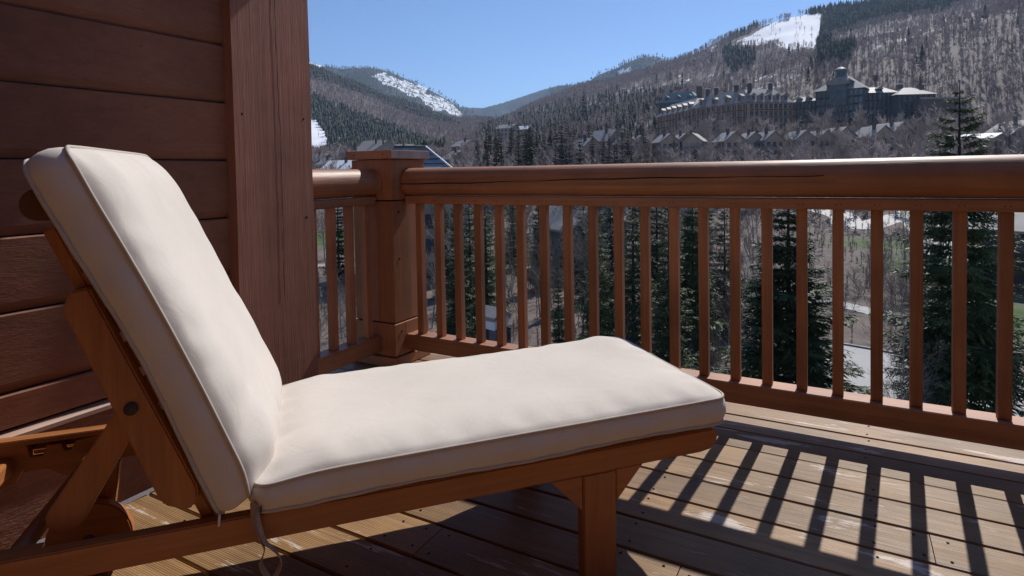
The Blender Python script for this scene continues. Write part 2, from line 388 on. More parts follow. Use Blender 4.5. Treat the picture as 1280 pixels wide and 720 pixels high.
# the check in the log is at the front (towards -Y), a little above the middle
log_rail('handrail', 5.3, M['rail_x'], rail, 'x', crack=(23, lambda t: t < 2.05), seed=4)
V = []; Fc = []
for i in range(90):
    t = .01+i*.0225; an = math.pi*(1.04-.05*t+.012*math.sin(t*4.1)+.006*math.sin(t*17)); wd_ = .0009+.0016*abs(math.sin(t*3.3+.6))*(1 if t < 1.7 else .5)
    for sg, rr in ((-1, .0745), (0, .0752), (1, .0745)):
        a_ = an+sg*wd_/.073; V.append((t, math.cos(a_)*rr*1.012, .990+math.sin(a_)*rr))
    if i: k = 3*i; Fc += [(k-3, k-2, k+1, k), (k-2, k-1, k+2, k+1)]
mesh_obj('check_crack', V, Fc, M['dark'], rail)
box('sub_rail', .002, 5.3, -.036, .036, .8725, .915, M['rail_x'], rail, .003)
box('bottom_rail', .002, 5.3, -.047, .045, .080, .165, M['rail_x'], rail, .004)
bal = box_bm(-.019, .019, -.019, .019, .1655, .8722, .0022)
bme = bpy.data.meshes.new('baluster'); bal.to_mesh(bme); bal.free(); bme.materials.append(M['rail_z'])
for k in range(42):
    for dx in (-.008, .008): tube('nail', [(-2.0169+.019+k*.12382-XP+dx, -.0365, .892), (-2.0169+.019+k*.12382-XP+dx, -.0345, .892)], .0022, M['dark'], rail, 5) if k < 22 else None
    x = -2.0169+.019+k*.12382
    data_obj('baluster', bme, rail, (x-XP+random.uniform(-.0015, .0015), random.uniform(-.001, .001), 0), (0, random.uniform(-.002, .002), R(random.uniform(-1, 1))))
for px in (1116, 1154):                          # little white light-string clips on the handrail
    x = float(inv(px, 196, 1, YR)[0]); c = box('light_clip', -.007, .007, -.006, .006, 0, .012, M['white_clip'], rail, .002, loc=(x-XP, .01, 1.0605))
XL = -2.215
srail = empty('short_railing', (XL, 1.80, 0)); tag(srail, 'short brown railing between the corner column and the capped post', 'railing')
log_rail('handrail', .612, M['rail_y'], srail, 'y', seed=9)
box('sub_rail', -.036, .036, .002, .61, .8725, .915, M['rail_y'], srail, .003)
box('bottom_rail', -.045, .045, .002, .61, .080, .165, M['rail_y'], srail, .004)
for k in range(5): data_obj('baluster', bme, srail, (0, .075+k*.122, 0))

post = empty('corner_post', (XP-.14, 2.418+.14, 0)); tag(post, 'square brown corner post with a flat overhanging cap', 'post')
hw = .14
for nm, z0, z1, h_ in (('post_base', .062, .235, hw+.003), ('post_shaft', .241, .890, hw-.002), ('post_neck', .896, 1.112, hw)):
    box(nm, -h_, h_, -h_, h_, z0, z1, M['rail_z'], post, .004, 2)
box('core', -hw+.012, hw-.012, -hw+.012, hw-.012, .003, 1.11, M['dark'], post)
box('plinth', -hw-.012, hw+.012, -hw-.012, hw+.012, .003, .055, M['rail_x'], post, .003)
box('cap', -hw-.022, hw+.020, -hw-.022, hw+.022, 1.114, 1.160, M['rail_x'], post, .003, 2)
prism('sky_tinted_cap_face', [(-hw-.022, 1.117), (hw+.022, 1.117), (hw+.022, 1.157), (-hw-.022, 1.157)], hw+.0205, hw+.0225, 'x', M['cap_grey'], post)  # thin added plate that gives the cap side its sky-tinted grey
for (yy, zz) in ((-hw-.0225, 1.137),):
    for xx in (-.10, .10): tube('nail', [(xx, yy-.001, zz), (xx, yy+.004, zz)], .004, M['dark'], post, 6)
for zz, xx in ((.58, hw-.002), (.19, hw+.0035), (.83, hw-.002)): tube('bolt', [(xx-.003, -.09, zz), (xx+.002, -.09, zz)], .006, M['dark'], post, 7)

# ------------------------------------------------------------------ chaise lounge
HD = R(48)
LO = (math.cos(HD)*1.06 + math.sin(HD)*(-1.367), math.sin(HD)*1.06 + math.cos(HD)*1.367, 0)
# local frame: x along the lounger (0 at the foot, negative to the head), y from its near side (0) to its far side (.56)
LS, LZ = .965, .0364                           # size and height of the lounger on the deck
LO = (LO[0]*LS, LO[1]*LS, 0)
LG = -LZ/LS                                     # deck level in lounger space
lg = empty('chaise_lounge', (LO[0], LO[1], LZ), (0, 0, HD)); lg.scale = (LS, LS, LS); tag(lg, 'teak reclining chaise lounge with wheels and raised backrest', 'lounger')
Wd = .585
def side_rail(y0, y1):
    pts = [(-1.98, .252), (-.055, .252), (-.022, .256), (-.004, .272), (0, .290), (-.006, .306), (-.018, .312), (-1.98, .312)]
    return prism('side_rail', pts, y0, y1, 'y', M['teak'], lg, bev=.003)
side_rail(0, .032); side_rail(Wd-.032, Wd)
for y0 in (.0, Wd-.040):
    s = .002 if y0 == 0 else -.002
    prism('leg', [(-.414, LG), (-.320, LG), (-.319, .2505), (-.414, .2505)], y0+s, y0+.040+s, 'y', M['teak_z'], lg, bev=.003)
    for pts in ([(-.506, .2515), (-.4155, .158), (-.4155, .2515)], [(-.236, .2515), (-.3175, .2515), (-.3175, .164)]):
        prism('leg_bracket', pts, y0+.004, y0+.032, 'y', M['teak'], lg, bev=.002)
for y0 in (.0335, Wd-.0655):                      # inner ledge carrying the slats
    box('slat_ledge', -1.22, -.05, y0, y0+.032, .262, .294, M['teak'], lg, .002)
for k in range(13):
    x = -1.19+k*.092; box('seat_slat', x, x+.062, .034, Wd-.034, .2945, .3105, M['teak_y'], lg, .002)
box('end_rail', -.050, -.022, .0325, Wd-.0325, .258, .300, M['teak_y'], lg, .004)
box('head_rail', -1.88, -1.82, .0325, Wd-.0325, .262, .306, M['teak_y'], lg, .008, 2)
box('cross_rail', -1.305, -1.265, .0325, Wd-.0325, .258, .300, M['teak_y'], lg, .004)
# notched racks on the inside of both rails
y0 = Wd-.0575
prism('rack_cap', [(-1.93, .3365), (-1.585, .3365), (-1.585, .352), (-1.93, .352)], y0-.006, y0+.030, 'y', M['teak'], lg, bev=.002)
prism('notched_rack', [(-1.90, .336), (-1.79, .336), (-1.782, .300), (-1.755, .300), (-1.745, .327), (-1.712, .327), (-1.706, .306), (-1.690, .306), (-1.680, .329), (-1.645, .333), (-1.60, .336), (-1.585, .300), (-1.60, .245), (-1.66, .209), (-1.745, .262), (-1.80, .270), (-1.82, .235), (-1.86, .222), (-1.90, .24)], y0, y0+.024, 'y', M['teak'], lg, bev=.0012)
prism('notched_rack', [(-1.90, .308), (-1.585, .308), (-1.60, .245), (-1.66, .209), (-1.745, .262), (-1.90, .27)], .0335, .0575, 'y', M['teak'], lg, bev=.0012)
# backrest frame
BA = R(22.6); HX, HZ = -1.215, .322              # hinge
bx = Vector((-math.sin(BA), 0, math.cos(BA))); bn = Vector((math.cos(BA), 0, math.sin(BA)))   # up the back, out of its front
def bp2(s, t): v = Vector((HX, 0, HZ))+bx*s+bn*t; return (v.x, v.z)
for y0, y1 in ((.036, .064), (Wd-.064, Wd-.036)):
    prism('back_stile', [bp2(-.02, -.082), bp2(.70, -.082), bp2(.70, -.058), bp2(-.02, -.058)], y0, y1, 'y', M['teak_z'], lg, bev=.003)
for y0, y1 in ((.004, .034), (Wd-.034, Wd-.004)):
    prism('back_cheek', [bp2(.075, -.100), bp2(.095, -.118), bp2(.12, -.121), bp2(.545, -.106), bp2(.572, -.080), bp2(.565, -.048), bp2(.10, -.050), bp2(.075, -.058), bp2(.062, -.074), bp2(.064, -.088)], y0, y1, 'y', M['teak_z'], lg, bev=.004)
for k in range(9):
    s = .04+k*.083
    prism('back_slat', [bp2(s, -.0575), bp2(s+.058, -.0575), bp2(s+.058, -.043), bp2(s, -.043)], .038, Wd-.038, 'y', M['teak_y'], lg)
# rounded head board standing out behind the top of the back
hp = []
for q in range(13):
    an = R(90+180*q/12); hp.append((-1.553+.031*math.cos(an), .991+.031*math.sin(an)))
hp += [(-1.46, .960), (-1.46, 1.022)]
prism('head_board', hp, .004, Wd-.004, 'y', M['teak_shaded'], lg, bev=.002)
# props that hold the back up, with their rod in the racks
for y0, y1 in ((.066, .094), (Wd-.094, Wd-.066)):
    c1 = Vector((-1.408, 0, .580)); c2 = Vector((-1.553, 0, .345)); d = (c1-c2).normalized(); nn = Vector((d.z, 0, -d.x)); pts = []
    for q in range(9): an = math.pi*q/8; v = c1+nn*.024*math.cos(an)+d*.024*math.sin(an); pts.append((v.x, v.z))
    for q in range(9): an = math.pi+math.pi*q/8; v = c2+nn*.034*math.cos(an)+d*.034*math.sin(an); pts.append((v.x, v.z))
    prism('prop_arm', pts, y0, y1, 'y', M['teak_z'], lg, bev=.003)
prm = [o for o in lg.children if o.name.startswith('prop_arm')]
box('notch_shade_plate', -1.90, -1.59, Wd-.0335, Wd-.0325, .3125, .336, M['teak_shaded'], lg)  # dark plate added so that the rack notches look shaded
tube('axle_rod', [(-1.635, .033, .290), (-1.625, Wd-.060, .296)], .0175, M['teak_y'], lg, 16)
for y in (.003, Wd-.003):
    s = -1 if y < .1 else 1
    tube('bolt', [(-1.412, y-.004*s, .575), (-1.412, y+.004*s, .575)], .013, M['trimfar'], lg, 16)
# wheels under the head end
wr = .102; wc = (-1.648, LG+wr)
for y0, y1 in ((.060, .090), (Wd-.090, Wd-.060)):
    ring = [(wc[0]+wr*math.cos(2*math.pi*q/40), wc[1]+wr*math.sin(2*math.pi*q/40)) for q in range(40)]
    wh = prism('wheel', ring, y0, y1, 'y', M['teak'], lg, bev=.004)
    tube('hub', [(wc[0], y0-.006, wc[1]), (wc[0], y1+.006, wc[1])], .016, M['steel'], wh, 14)
    prism('wheel_bracket', [(-1.685, .10), (-1.642, .060), (-1.60, .10), (-1.58, .2515), (-1.70, .2515)], (y0-.030) if y0 < .2 else y1+.006, (y0-.006) if y0 < .2 else y1+.030, 'y', M['teak_z'], lg, bev=.003)
tube('wheel_axle', [(wc[0], .03, wc[1]), (wc[0], Wd-.03, wc[1])], .009, M['steel'], lg, 10)

# ---- cushions
def cushion(name, Lx, Wy, T, crown, frame, seed, parent, label=None, corner=.045, nx=110, ny=64, bend=None, edge=.13, pw=.55):
    """rounded slab; frame maps (x in 0..Lx, y in 0..Wy, h) to local lounger space"""
    rs = np.random.default_rng(seed); ph = rs.uniform(0, 6.28, 24)
    gu = np.linspace(0, 1, nx+1); gv = np.linspace(0, 1, ny+1)
    gu = .5-.5*np.cos(np.pi*gu)*(.35)-.5*(1-2*gu)*.65+0; gu = (gu-gu[0])/(gu[-1]-gu[0])
    X, Y = np.meshgrid(gu*Lx, gv*Wy, indexing='ij')
    xc, yc = X-Lx/2, Y-Wy/2
    ax, ay = np.maximum(abs(xc)-(Lx/2-corner), 0)/corner, np.maximum(abs(yc)-(Wy/2-corner), 0)/corner
    mk = (ax > 0) & (ay > 0)
    nxx = np.where(mk, ax*np.sqrt(1-ay**2/2), ax); nyy = np.where(mk, ay*np.sqrt(1-ax**2/2), ay)
    X2 = np.sign(xc)*(np.minimum(abs(xc), Lx/2-corner)+nxx*corner)+Lx/2
    Y2 = np.sign(yc)*(np.minimum(abs(yc), Wy/2-corner)+nyy*corner)+Wy/2
    # scalloped outline
    eX = np.minimum(X, Lx-X); eY = np.minimum(Y, Wy-Y)
    g = lambda e: np.sin(np.clip(e/edge, 0, 1)*np.pi/2)**pw
    h = T + crown*g(eX)*g(eY)
    # slow unevenness of the filling
    h += .0024*np.sin(X*6.2+ph[0])*np.sin(Y*9+ph[1])*g(eX)*g(eY) + .0018*np.sin(X*15+ph[2]+Y*4)*g(eY)*g(eX)
    # puckers running in from the seams
    for e, along, amp, k0 in ((eY, X, .0030, 3), (eX, Y, .0040, 8)):
        wv = sum(np.sin(along*fq+ph[k0+j]) for j, fq in enumerate((31, 47, 73)))/3
        h += amp*wv*np.exp(-((e-.035)/.05)**2)*np.clip(e/.03, 0, 1)
    V = []; Fc = []
    top = np.arange((nx+1)*(ny+1)).reshape(nx+1, ny+1)
    P = np.stack([X2, Y2, h], -1).reshape(-1, 3)
    for i in range(nx):
        for j in range(ny): Fc.append((top[i, j], top[i+1, j], top[i+1, j+1], top[i, j+1]))
    ringi = [(i, 0) for i in range(nx)] + [(nx, j) for j in range(ny)] + [(i, ny) for i in range(nx, 0, -1)] + [(0, j) for j in range(ny, 0, -1)]
    ring = [int(top[a]) for a in ringi]; n = len(ring)
    rp = P[ring]; cen = np.array([Lx/2, Wy/2, 0])
    tan = np.roll(rp, -1, 0)-np.roll(rp, 1, 0); nrm = np.stack([tan[:, 1], -tan[:, 0], 0*tan[:, 0]], 1); nrm /= np.linalg.norm(nrm, axis=1)[:, None]
    rows = [rp]; allP = [P]; base = len(P); idx = [ring]
    dist = np.cumsum(np.r_[0, np.linalg.norm(np.diff(rp, axis=0), axis=1)])
    for k, f in enumerate((.85, .6, .35, .15, 0)):
        bulge = .009*math.sin(math.pi*(1-f)); q = rp.copy(); q[:, 2] = rp[:, 2]*f
        q += nrm*(bulge+.0022*np.sin(dist*23+ph[15])*math.sin(math.pi*(1-f))+.0012*np.sin(dist*61+ph[16]))[:, None]
        if f == 0: q[:, 2] += .003*np.sin(dist*11+ph[17])
        allP.append(q); idx.append([base+j for j in range(n)]); base += n; rows.append(q)
    for a, b in zip(idx[:-1], idx[1:]):
        for j in range(n): Fc.append((a[j], b[j], b[(j+1) % n], a[(j+1) % n]))
    Fc.append(tuple(idx[-1][::-1]))
    A = np.concatenate(allP)
    loc = np.array([frame(*p) for p in A])
    o = mesh_obj(name, loc, Fc, M['canvas'], parent, smooth=True)
    if label: o['label'] = label
    for nm, row, lift in (('piping', rows[0], .0012), ('piping', rows[-1], .001)):
        pth = [frame(*(p+np.array([0, 0, lift])+nr*.0015)) for p, nr in zip(row[::2], nrm[::2])]; pth.append(pth[0])
        Vt, Ft = tube_data(pth, .0042, 6, cap=False); mesh_obj(nm, Vt, Ft, M['piping'], o, smooth=True)
    return o
cush = empty('lounger_cushion', (LO[0], LO[1], LZ), (0, 0, HD)); cush.scale = (LS, LS, LS); tag(cush, 'cream canvas cushion in two padded halves lying on the chaise lounge', 'cushion')
def seat_frame(x, y, h):
    X = x-1.195; t = x/1.225
    z = .322 + .010*t + h - .012*math.exp(-(x/.10)**2)*(h/.06)
    # the foot hangs a little over the frame
    z += (h/.08)*.013*math.exp(-((x-1.12)/.12)**2-((y-.53)/.12)**2)
    return (X, y-.012, z)
seat = cushion('seat_pad', 1.225, .630, .066, .030, seat_frame, 3, cush)
def back_frame_(x, y, h):
    s = x; bow = .016*math.sin(math.pi*min(1, s/.80)) - .012*(s/.8)**2
    t = -.042 + h + bow*.6 - .0
    ey = min(y, .64-y)
    if s < .10: t += -.020*(1-s/.10)**2*(h/.08)*max(0, 1-ey/.10)
    t += .018*max(0, 1-s/.35)*min(1, ey/.12)*(h/.08)
    if h > .05: t += .0075*math.exp(-((s-.16)/.12)**2)*math.sin(s*38-y*26+1.2*math.sin(y*9))*min(1, ey/.06)*math.exp(-y/.35)
    v = Vector((HX, 0, HZ+.018))+bx*(s)+bn*t
    return (v.x, y-.012, v.z)
back = cushion('back_pad', .815, .645, .074, .044, back_frame_, 8, cush, corner=.04, nx=90, edge=.11)
# zip pulls under the back pad
tube('zip_pull', [(-1.256, -.016, .335), (-1.257, -.018, .322), (-1.2575, -.018, .312)], .0026, M['white_clip'], back, 6)
tube('zip_pull', [(-1.176, -.018, .338), (-1.176, -.020, .326)], .0022, M['steel'], seat, 6)
# tie tapes knotted at the hinge, hanging over the rail
def ribbon(name, pts, width, twist, parent):
    V = []; Fc = []; n = len(pts)
    P = [Vector(p) for p in pts]
    fine = []
    for i in range(n-1):
        for q in range(8):
            t = q/8; p0, p1, p2, p3 = P[max(i-1, 0)], P[i], P[i+1], P[min(i+2, n-1)]
            fine.append(.5*((2*p1)+(p2-p0)*t+(2*p0-5*p1+4*p2-p3)*t*t+(3*p1-p0-3*p2+p3)*t**3))
    fine.append(P[-1])
    for i, p in enumerate(fine):
        tn = (fine[min(i+1, len(fine)-1)]-fine[max(i-1, 0)]).normalized()
        a = tn.cross(Vector((0, 1, 0)))
        a = a.normalized() if a.length > .1 else Vector((1, 0, 0)); b = tn.cross(a)
        an = twist(i/(len(fine)-1)); d = (a*math.cos(an)+b*math.sin(an))*width/2; nn = (b*math.cos(an)-a*math.sin(an))*.0009
        V += [p-d+nn, p+d+nn, p+d-nn, p-d-nn]
        if i:
            k = 4*i
            for e in range(4): Fc.append((k-4+e, k-4+(e+1) % 4, k+(e+1) % 4, k+e))
    return mesh_obj(name, V, Fc, M['tape'], parent, smooth=False)
tx = -1.192
ribbon('tie_tape', [(tx, -.012, .345), (tx+.002, -.020, .30), (tx+.010, -.022, .27), (tx+.020, -.020, .245), (tx+.012, -.018, .215), (tx+.020, -.016, .19), (tx+.035, -.016, .16)], .012, lambda t: .3+2.6*t, cush)
ribbon('tie_tape', [(tx+.004, -.012, .340), (tx+.012, -.019, .295), (tx+.022, -.021, .262), (tx+.040, -.022, .240), (tx+.052, -.02, .215), (tx+.045, -.019, .19), (tx+.03, -.018, .165)], .011, lambda t: -.4-2.2*t, cush)


# ------------------------------------------------------------------ the unseen house behind the camera, added to cut sky light
fac = empty('unseen_facade', (.7, -2.0, 0)); tag(fac, 'unseen red brown siding facade of the house opposite the railing, added to cut sky light', 'wall')
box('sheathing', -2.7, 2.7, -.25, -.022, 0, 2.7, M['dark'], fac)
for i in range(12):
    z0 = .02+.2115*i; prism('siding_board', [(-.021, .002), (-.017, .003), (0, .03), (0, .208), (-.021, .21)], -2.7, 2.7, 'x', M['siding'], fac, loc=(0, 0, z0))
porch = empty('unseen_porch_roof', (.7, -1.4, 2.7)); tag(porch, 'unseen brown boarded porch roof over the house side of the deck, added to cut sky light', 'roof')  # roof out of view, added to keep sky light off near faces
for q in range(9): box('soffit_board', -2.3, 2.7, -.74+.2*q-.098, -.74+.2*q+.098, .004, .03, M['rail_x'], porch, .002)
box('fascia', -2.3, 2.7, 1.06, 1.095, -.06, .2, M['rail_x'], porch, .004)
box('roof_deck', -2.3, 2.7, -.9, 1.055, .034, .2, M['rooffar'], porch)

swl = empty('added_side_wall', (3.25, 0, 0)); tag(swl, 'unseen red brown siding wall added at the other end of the deck to block sky light', 'wall')  # wall out of view, added to block the sky on the right
box('sheathing', .022, .3, -2.0, 2.45, 0, 2.7, M['dark'], swl)
for i in range(12):
    z0 = .02+.2115*i; prism('siding_board', [(.021, .002), (.017, .003), (0, .03), (0, .208), (.021, .21)], -2.0, 2.45, 'y', M['siding'], swl, loc=(0, 0, z0))

# ------------------------------------------------------------------ terrain
GZ = -12.5
def az_of(px, py=200):
    v = ray(px, py); return math.atan2(v[0], v[1])
def zpix(px, py, d): return float(far_at(px, py, d)[2])
# each column: picture x, then ground lines seen there as (distance, picture y) pairs
COLS = [
    (250, (230, 212), (330, 209), (600, 198), (720, 192), (1400, 40)),
    (380, (230, 212), (330, 208), (600, 198), (720, 192), (1400, 80)),
    (440, (230, 212), (330, 207), (600, 196), (720, 189), (1450, 102)),
    (500, (230, 211), (330, 206), (600, 194), (720, 186), (1500, 126)),
    (560, (230, 209), (330, 204), (600, 188), (720, 180), (1500, 150)),
    (620, (230, 208), (330, 202), (600, 176), (720, 168), (1400, 150)),
    (680, (230, 207), (330, 199), (600, 166), (720, 157), (1300, 127)),
    (740, (230, 206), (330, 195), (600, 150), (720, 142), (1250, 104)),
    (800, (230, 205), (330, 188), (600, 135), (720, 127), (1200, 90)),
    (860, (230, 204), (330, 178), (600, 120), (720, 112), (1150, 70)),
    (920, (230, 203), (330, 172), (600, 102), (720, 96), (1150, 43)),
    (1000, (230, 203), (330, 168), (600, 78), (720, 75), (1150, 18)),
    (1060, (230, 202), (330, 168), (600, 65), (720, 63), (1150, 8)),
    (1130, (230, 202), (330, 170), (600, 49), (720, 48), (1150, 3)),
    (1200, (230, 202), (330, 172), (600, 33), (720, 32), (1150, -8)),
    (1280, (230, 202), (330, 172), (600, 14), (720, 13), (1150, -16)),
    (1420, (230, 200), (330, 170), (600, -20), (720, -22), (1150, -60)),
]
cth = []; cD = []; cZ = []
for c in COLS:
    cth.append(az_of(c[0]))
    D = [2, 75, 125]; Z = [GZ, GZ, GZ+.8]
    for d, y in c[1:]: D.append(d); Z.append(zpix(c[0], y, d))
    D += [D[-1]+500, 6000]; Z += [Z[-1]-70, -200]
    cD.append(D); cZ.append(Z)
cth = [R(-150)] + cth + [R(120)]; cD = [cD[0]] + cD + [cD[-1]]; cZ = [cZ[0]] + cZ + [cZ[-1]]
cth = np.array(cth); cD = np.array(cD, float); cZ = np.array(cZ, float)
def vnoise(x, y, s):
    return (np.sin(x/s*1.7+y/s*.9+1.3)*np.sin(y/s*1.3-x/s*.6+.4)+.5*np.sin(x/s*3.1-y/s*2.3)*np.sin(y/s*3.7+x/s*1.1+2.)+.25*np.sin(x/s*7.3+1)*np.sin(y/s*6.7+x/s*2))/1.75
def tz_pol(th, d):
    th = np.asarray(th, float); d = np.asarray(d, float)
    j = np.clip(np.searchsorted(cth, th)-1, 0, len(cth)-2); w_ = (th-cth[j])/(cth[j+1]-cth[j]); w_ = np.clip(w_, 0, 1); w_ = w_*w_*(3-2*w_)*.5+w_*.5
    Dn = cD[j]*(1-w_)[..., None]+cD[j+1]*w_[..., None]; Zn = cZ[j]*(1-w_)[..., None]+cZ[j+1]*w_[..., None]
    out = np.empty_like(d); out[...] = Zn[..., -1]
    for i in range(Dn.shape[-1]-1):
        a, b = Dn[..., i], Dn[..., i+1]; t = (d-a)/(b-a); mk = (t >= 0) & (t <= 1)
        out = np.where(mk, Zn[..., i]*(1-t)+Zn[..., i+1]*t, out)
    out = np.where(d < 2, GZ, out)
    x, y = d*np.sin(th), d*np.cos(th); amp = np.clip((d-140)/500, 0, 1)
    return out + amp*(5*vnoise(x, y, 120)+2*vnoise(x, y, 38))
def tz(x, y): return tz_pol(np.arctan2(x, y), np.hypot(x, y))
def tz1(x, y): return float(tz(np.array([x]), np.array([y]))[0])
def hit(px, py, d0=8, d1=1600):
    v = ray(px, py); v = v/math.hypot(v[0], v[1]); ds = np.geomspace(d0, d1, 900)
    P = EYE[None]+v[None]*ds[:, None]; k = np.where(P[:, 2] <= tz(P[:, 0], P[:, 1]))[0]
    return P[k[0]] if len(k) else P[-1]
def inpoly(px, py, poly):
    px, py = np.asarray(px), np.asarray(py); ins = np.zeros(px.shape, bool); n = len(poly)
    for i in range(n):
        x1, y1 = poly[i]; x2, y2 = poly[(i+1) % n]
        if y1 == y2: continue
        c = ((y1 > py) != (y2 > py)) & (px < (x2-x1)*(py-y1)/(y2-y1)+x1); ins ^= c
    return ins
def pixn(P):
    Q = np.asarray(P, float)-EYE; d = Q@fw; d = np.where(d < .01, .01, d)
    return CX+F*(Q@rt)/d, CY-F*(Q@up)/d

SNOW = [[(908, 60), (918, 53), (938, 44), (950, 37), (968, 27), (985, 26), (990, 20), (1028, 17), (1025, 30), (1026, 42), (1019, 61), (1003, 59), (985, 62), (968, 55), (945, 57), (925, 56)], [(876, 66), (893, 57), (899, 56), (893, 64)],
        [(383, 148), (395, 150), (405, 165), (411, 180), (405, 192), (383, 192)]]
DAPPLE = [[(735, 130), (790, 104), (860, 92), (940, 92), (1005, 92), (1010, 112), (930, 118), (820, 116), (760, 140), (730, 152)],
          [(1040, 62), (1090, 40), (1150, 28), (1235, 10), (1245, 20), (1160, 45), (1100, 60), (1060, 70)],
          [(590, 160), (640, 143), (700, 135), (700, 142), (650, 150), (600, 168)], [(410, 150), (440, 165), (430, 185), (411, 185)]]
CONIF = [[(380, 78), (440, 100), (500, 125), (560, 150), (575, 160), (530, 151), (470, 124), (420, 106), (380, 97)], [(380, 116), (420, 132), (470, 152), (520, 172), (560, 190), (560, 200), (400, 200), (412, 175), (380, 145)],
         [(890, 62), (930, 40), (1000, 0), (1240, -30), (1290, -30), (1180, 15), (1100, 28), (1040, 45), (1040, 72), (1030, 80), (1020, 62), (1030, 18), (980, 18), (960, 26), (935, 42), (905, 55)],
         [(903, 68), (912, 62), (925, 66), (935, 63), (944, 74), (938, 90), (925, 84), (918, 97), (908, 86)], [(1025, 62), (1070, 60), (1060, 85), (1020, 84)]]
def land_mat():
    mt, nt, bs = mat_new('hillside_ground')
    at = N(nt, 'ShaderNodeAttribute', attribute_name='cover'); sp = N(nt, 'ShaderNodeSeparateColor'); L(nt, at.outputs['Color'], sp.inputs[0])
    tc = N(nt, 'ShaderNodeTexCoord')
    nA = N(nt, 'ShaderNodeTexNoise', i_Scale=.35, i_Detail=8.0, i_Roughness=.7); L(nt, tc.outputs['Object'], nA.inputs['Vector'])
    nB = N(nt, 'ShaderNodeTexNoise', i_Scale=.05, i_Detail=9.0, i_Roughness=.68, i_Distortion=.5); L(nt, tc.outputs['Object'], nB.inputs['Vector'])
    cr = ramp(nt, [(.3, (.10, .077, .068)), (.5, (.15, .117, .103)), (.7, (.205, .165, .145))]); L(nt, nA.outputs[0], cr.inputs[0])
    gr = ramp(nt, [(.3, (.035, .07, .016)), (.7, (.075, .125, .03))]); L(nt, nA.outputs[0], gr.inputs[0])
    dk = ramp(nt, [(.35, (.020, .030, .018)), (.65, (.040, .055, .034))]); L(nt, nA.outputs[0], dk.inputs[0])
    mk = N(nt, 'ShaderNodeMix', data_type='RGBA'); L(nt, sp.outputs[2], mk.inputs[0]); L(nt, cr.outputs[0], mk.inputs[6]); L(nt, dk.outputs[0], mk.inputs[7])
    mg = N(nt, 'ShaderNodeMix', data_type='RGBA'); L(nt, sp.outputs[1], mg.inputs[0]); L(nt, mk.outputs[2], mg.inputs[6]); L(nt, gr.outputs[0], mg.inputs[7])
    ad = N(nt, 'ShaderNodeMath', operation='ADD'); L(nt, sp.outputs[0], ad.inputs[0]); L(nt, nB.outputs[0], ad.inputs[1])
    sr = ramp(nt, [(.86, (0, 0, 0)), (.92, (1, 1, 1))])
    ha = N(nt, 'ShaderNodeMath', operation='MULTIPLY', i_1=.9); L(nt, ad.outputs[0], ha.inputs[0]); L(nt, ha.outputs[0], sr.inputs[0])
    ms = N(nt, 'ShaderNodeMix', data_type='RGBA'); L(nt, sr.outputs[0], ms.inputs[0]); L(nt, mg.outputs[2], ms.inputs[6]); ms.inputs[7].default_value = (.84, .85, .88, 1)
    L(nt, ms.outputs[2], bs.inputs['Base Color']); bs.inputs['Roughness'].default_value = .85; bs.inputs['Specular IOR Level'].default_value = .2
    bp = N(nt, 'ShaderNodeBump', i_Strength=.6, i_Distance=.5); L(nt, nA.outputs[0], bp.inputs['Height']); L(nt, bp.outputs[0], bs.inputs['Normal'])
    return mt
M['land'] = land_mat()
def cover(o, rgb):
    a = o.data.color_attributes.new('cover', 'FLOAT_COLOR', 'POINT'); c = np.ones((len(rgb), 4), np.float32); c[:, :3] = rgb; a.data.foreach_set('color', c.ravel())
th = np.unique(np.concatenate([np.radians(np.arange(-150, -52, 2.)), np.radians(np.arange(-52, 16, .13)), np.radians(np.arange(16, 121, 2.))]))
ds = np.concatenate([[0], np.geomspace(3, 200, 45), np.geomspace(207, 1650, 130), np.geomspace(1700, 2050, 6)])
TH, DS = np.meshgrid(th, ds, indexing='ij'); Zt = tz_pol(TH, DS)
P = np.stack([DS*np.sin(TH), DS*np.cos(TH), Zt], -1).reshape(-1, 3); nth, nd = TH.shape
ii = np.arange(nth*nd).reshape(nth, nd); Q = np.stack([ii[:-1, :-1], ii[:-1, 1:], ii[1:, 1:], ii[1:, :-1]], -1).reshape(-1, 4)
ter = link(bpy.data.objects.new('ground', np_mesh('ground', P, Q, [M['land']], smooth=True))); tag(ter, kind='structure')
px, py = pixn(P); D_ = np.hypot(P[:, 0], P[:, 1])
snow = np.zeros(len(P)); green = np.zeros(len(P)); farm = D_ > 400
for pl in SNOW: snow[inpoly(px, py, pl) & farm] = 1.
snow[inpoly(px, py, [(870, 70), (905, 45), (962, 26), (978, 22), (960, 60), (900, 70)]) & (snow == 1)] = .62
for pl in DAPPLE: snow[inpoly(px, py, pl) & farm & (snow == 0)] = .40
snow[(D_ > 500) & (snow == 0)] = .20
for (gx, gy, gr) in ((1277, 335, 12), (1255, 290, 9), (1100, 305, 6), (1150, 330, 5), (640, 330, 8), (420, 300, 9), (1285, 400, 7)):
    c = hit(gx, gy); r_ = np.hypot(P[:, 0]-c[0], P[:, 1]-c[1]); green = np.maximum(green, np.clip(1.6-r_/gr, 0, 1))
dark = np.zeros(len(P))
for pl in CONIF: dark[inpoly(px, py, pl) & farm] = .85
cover(ter, np.stack([snow, green, dark], 1))

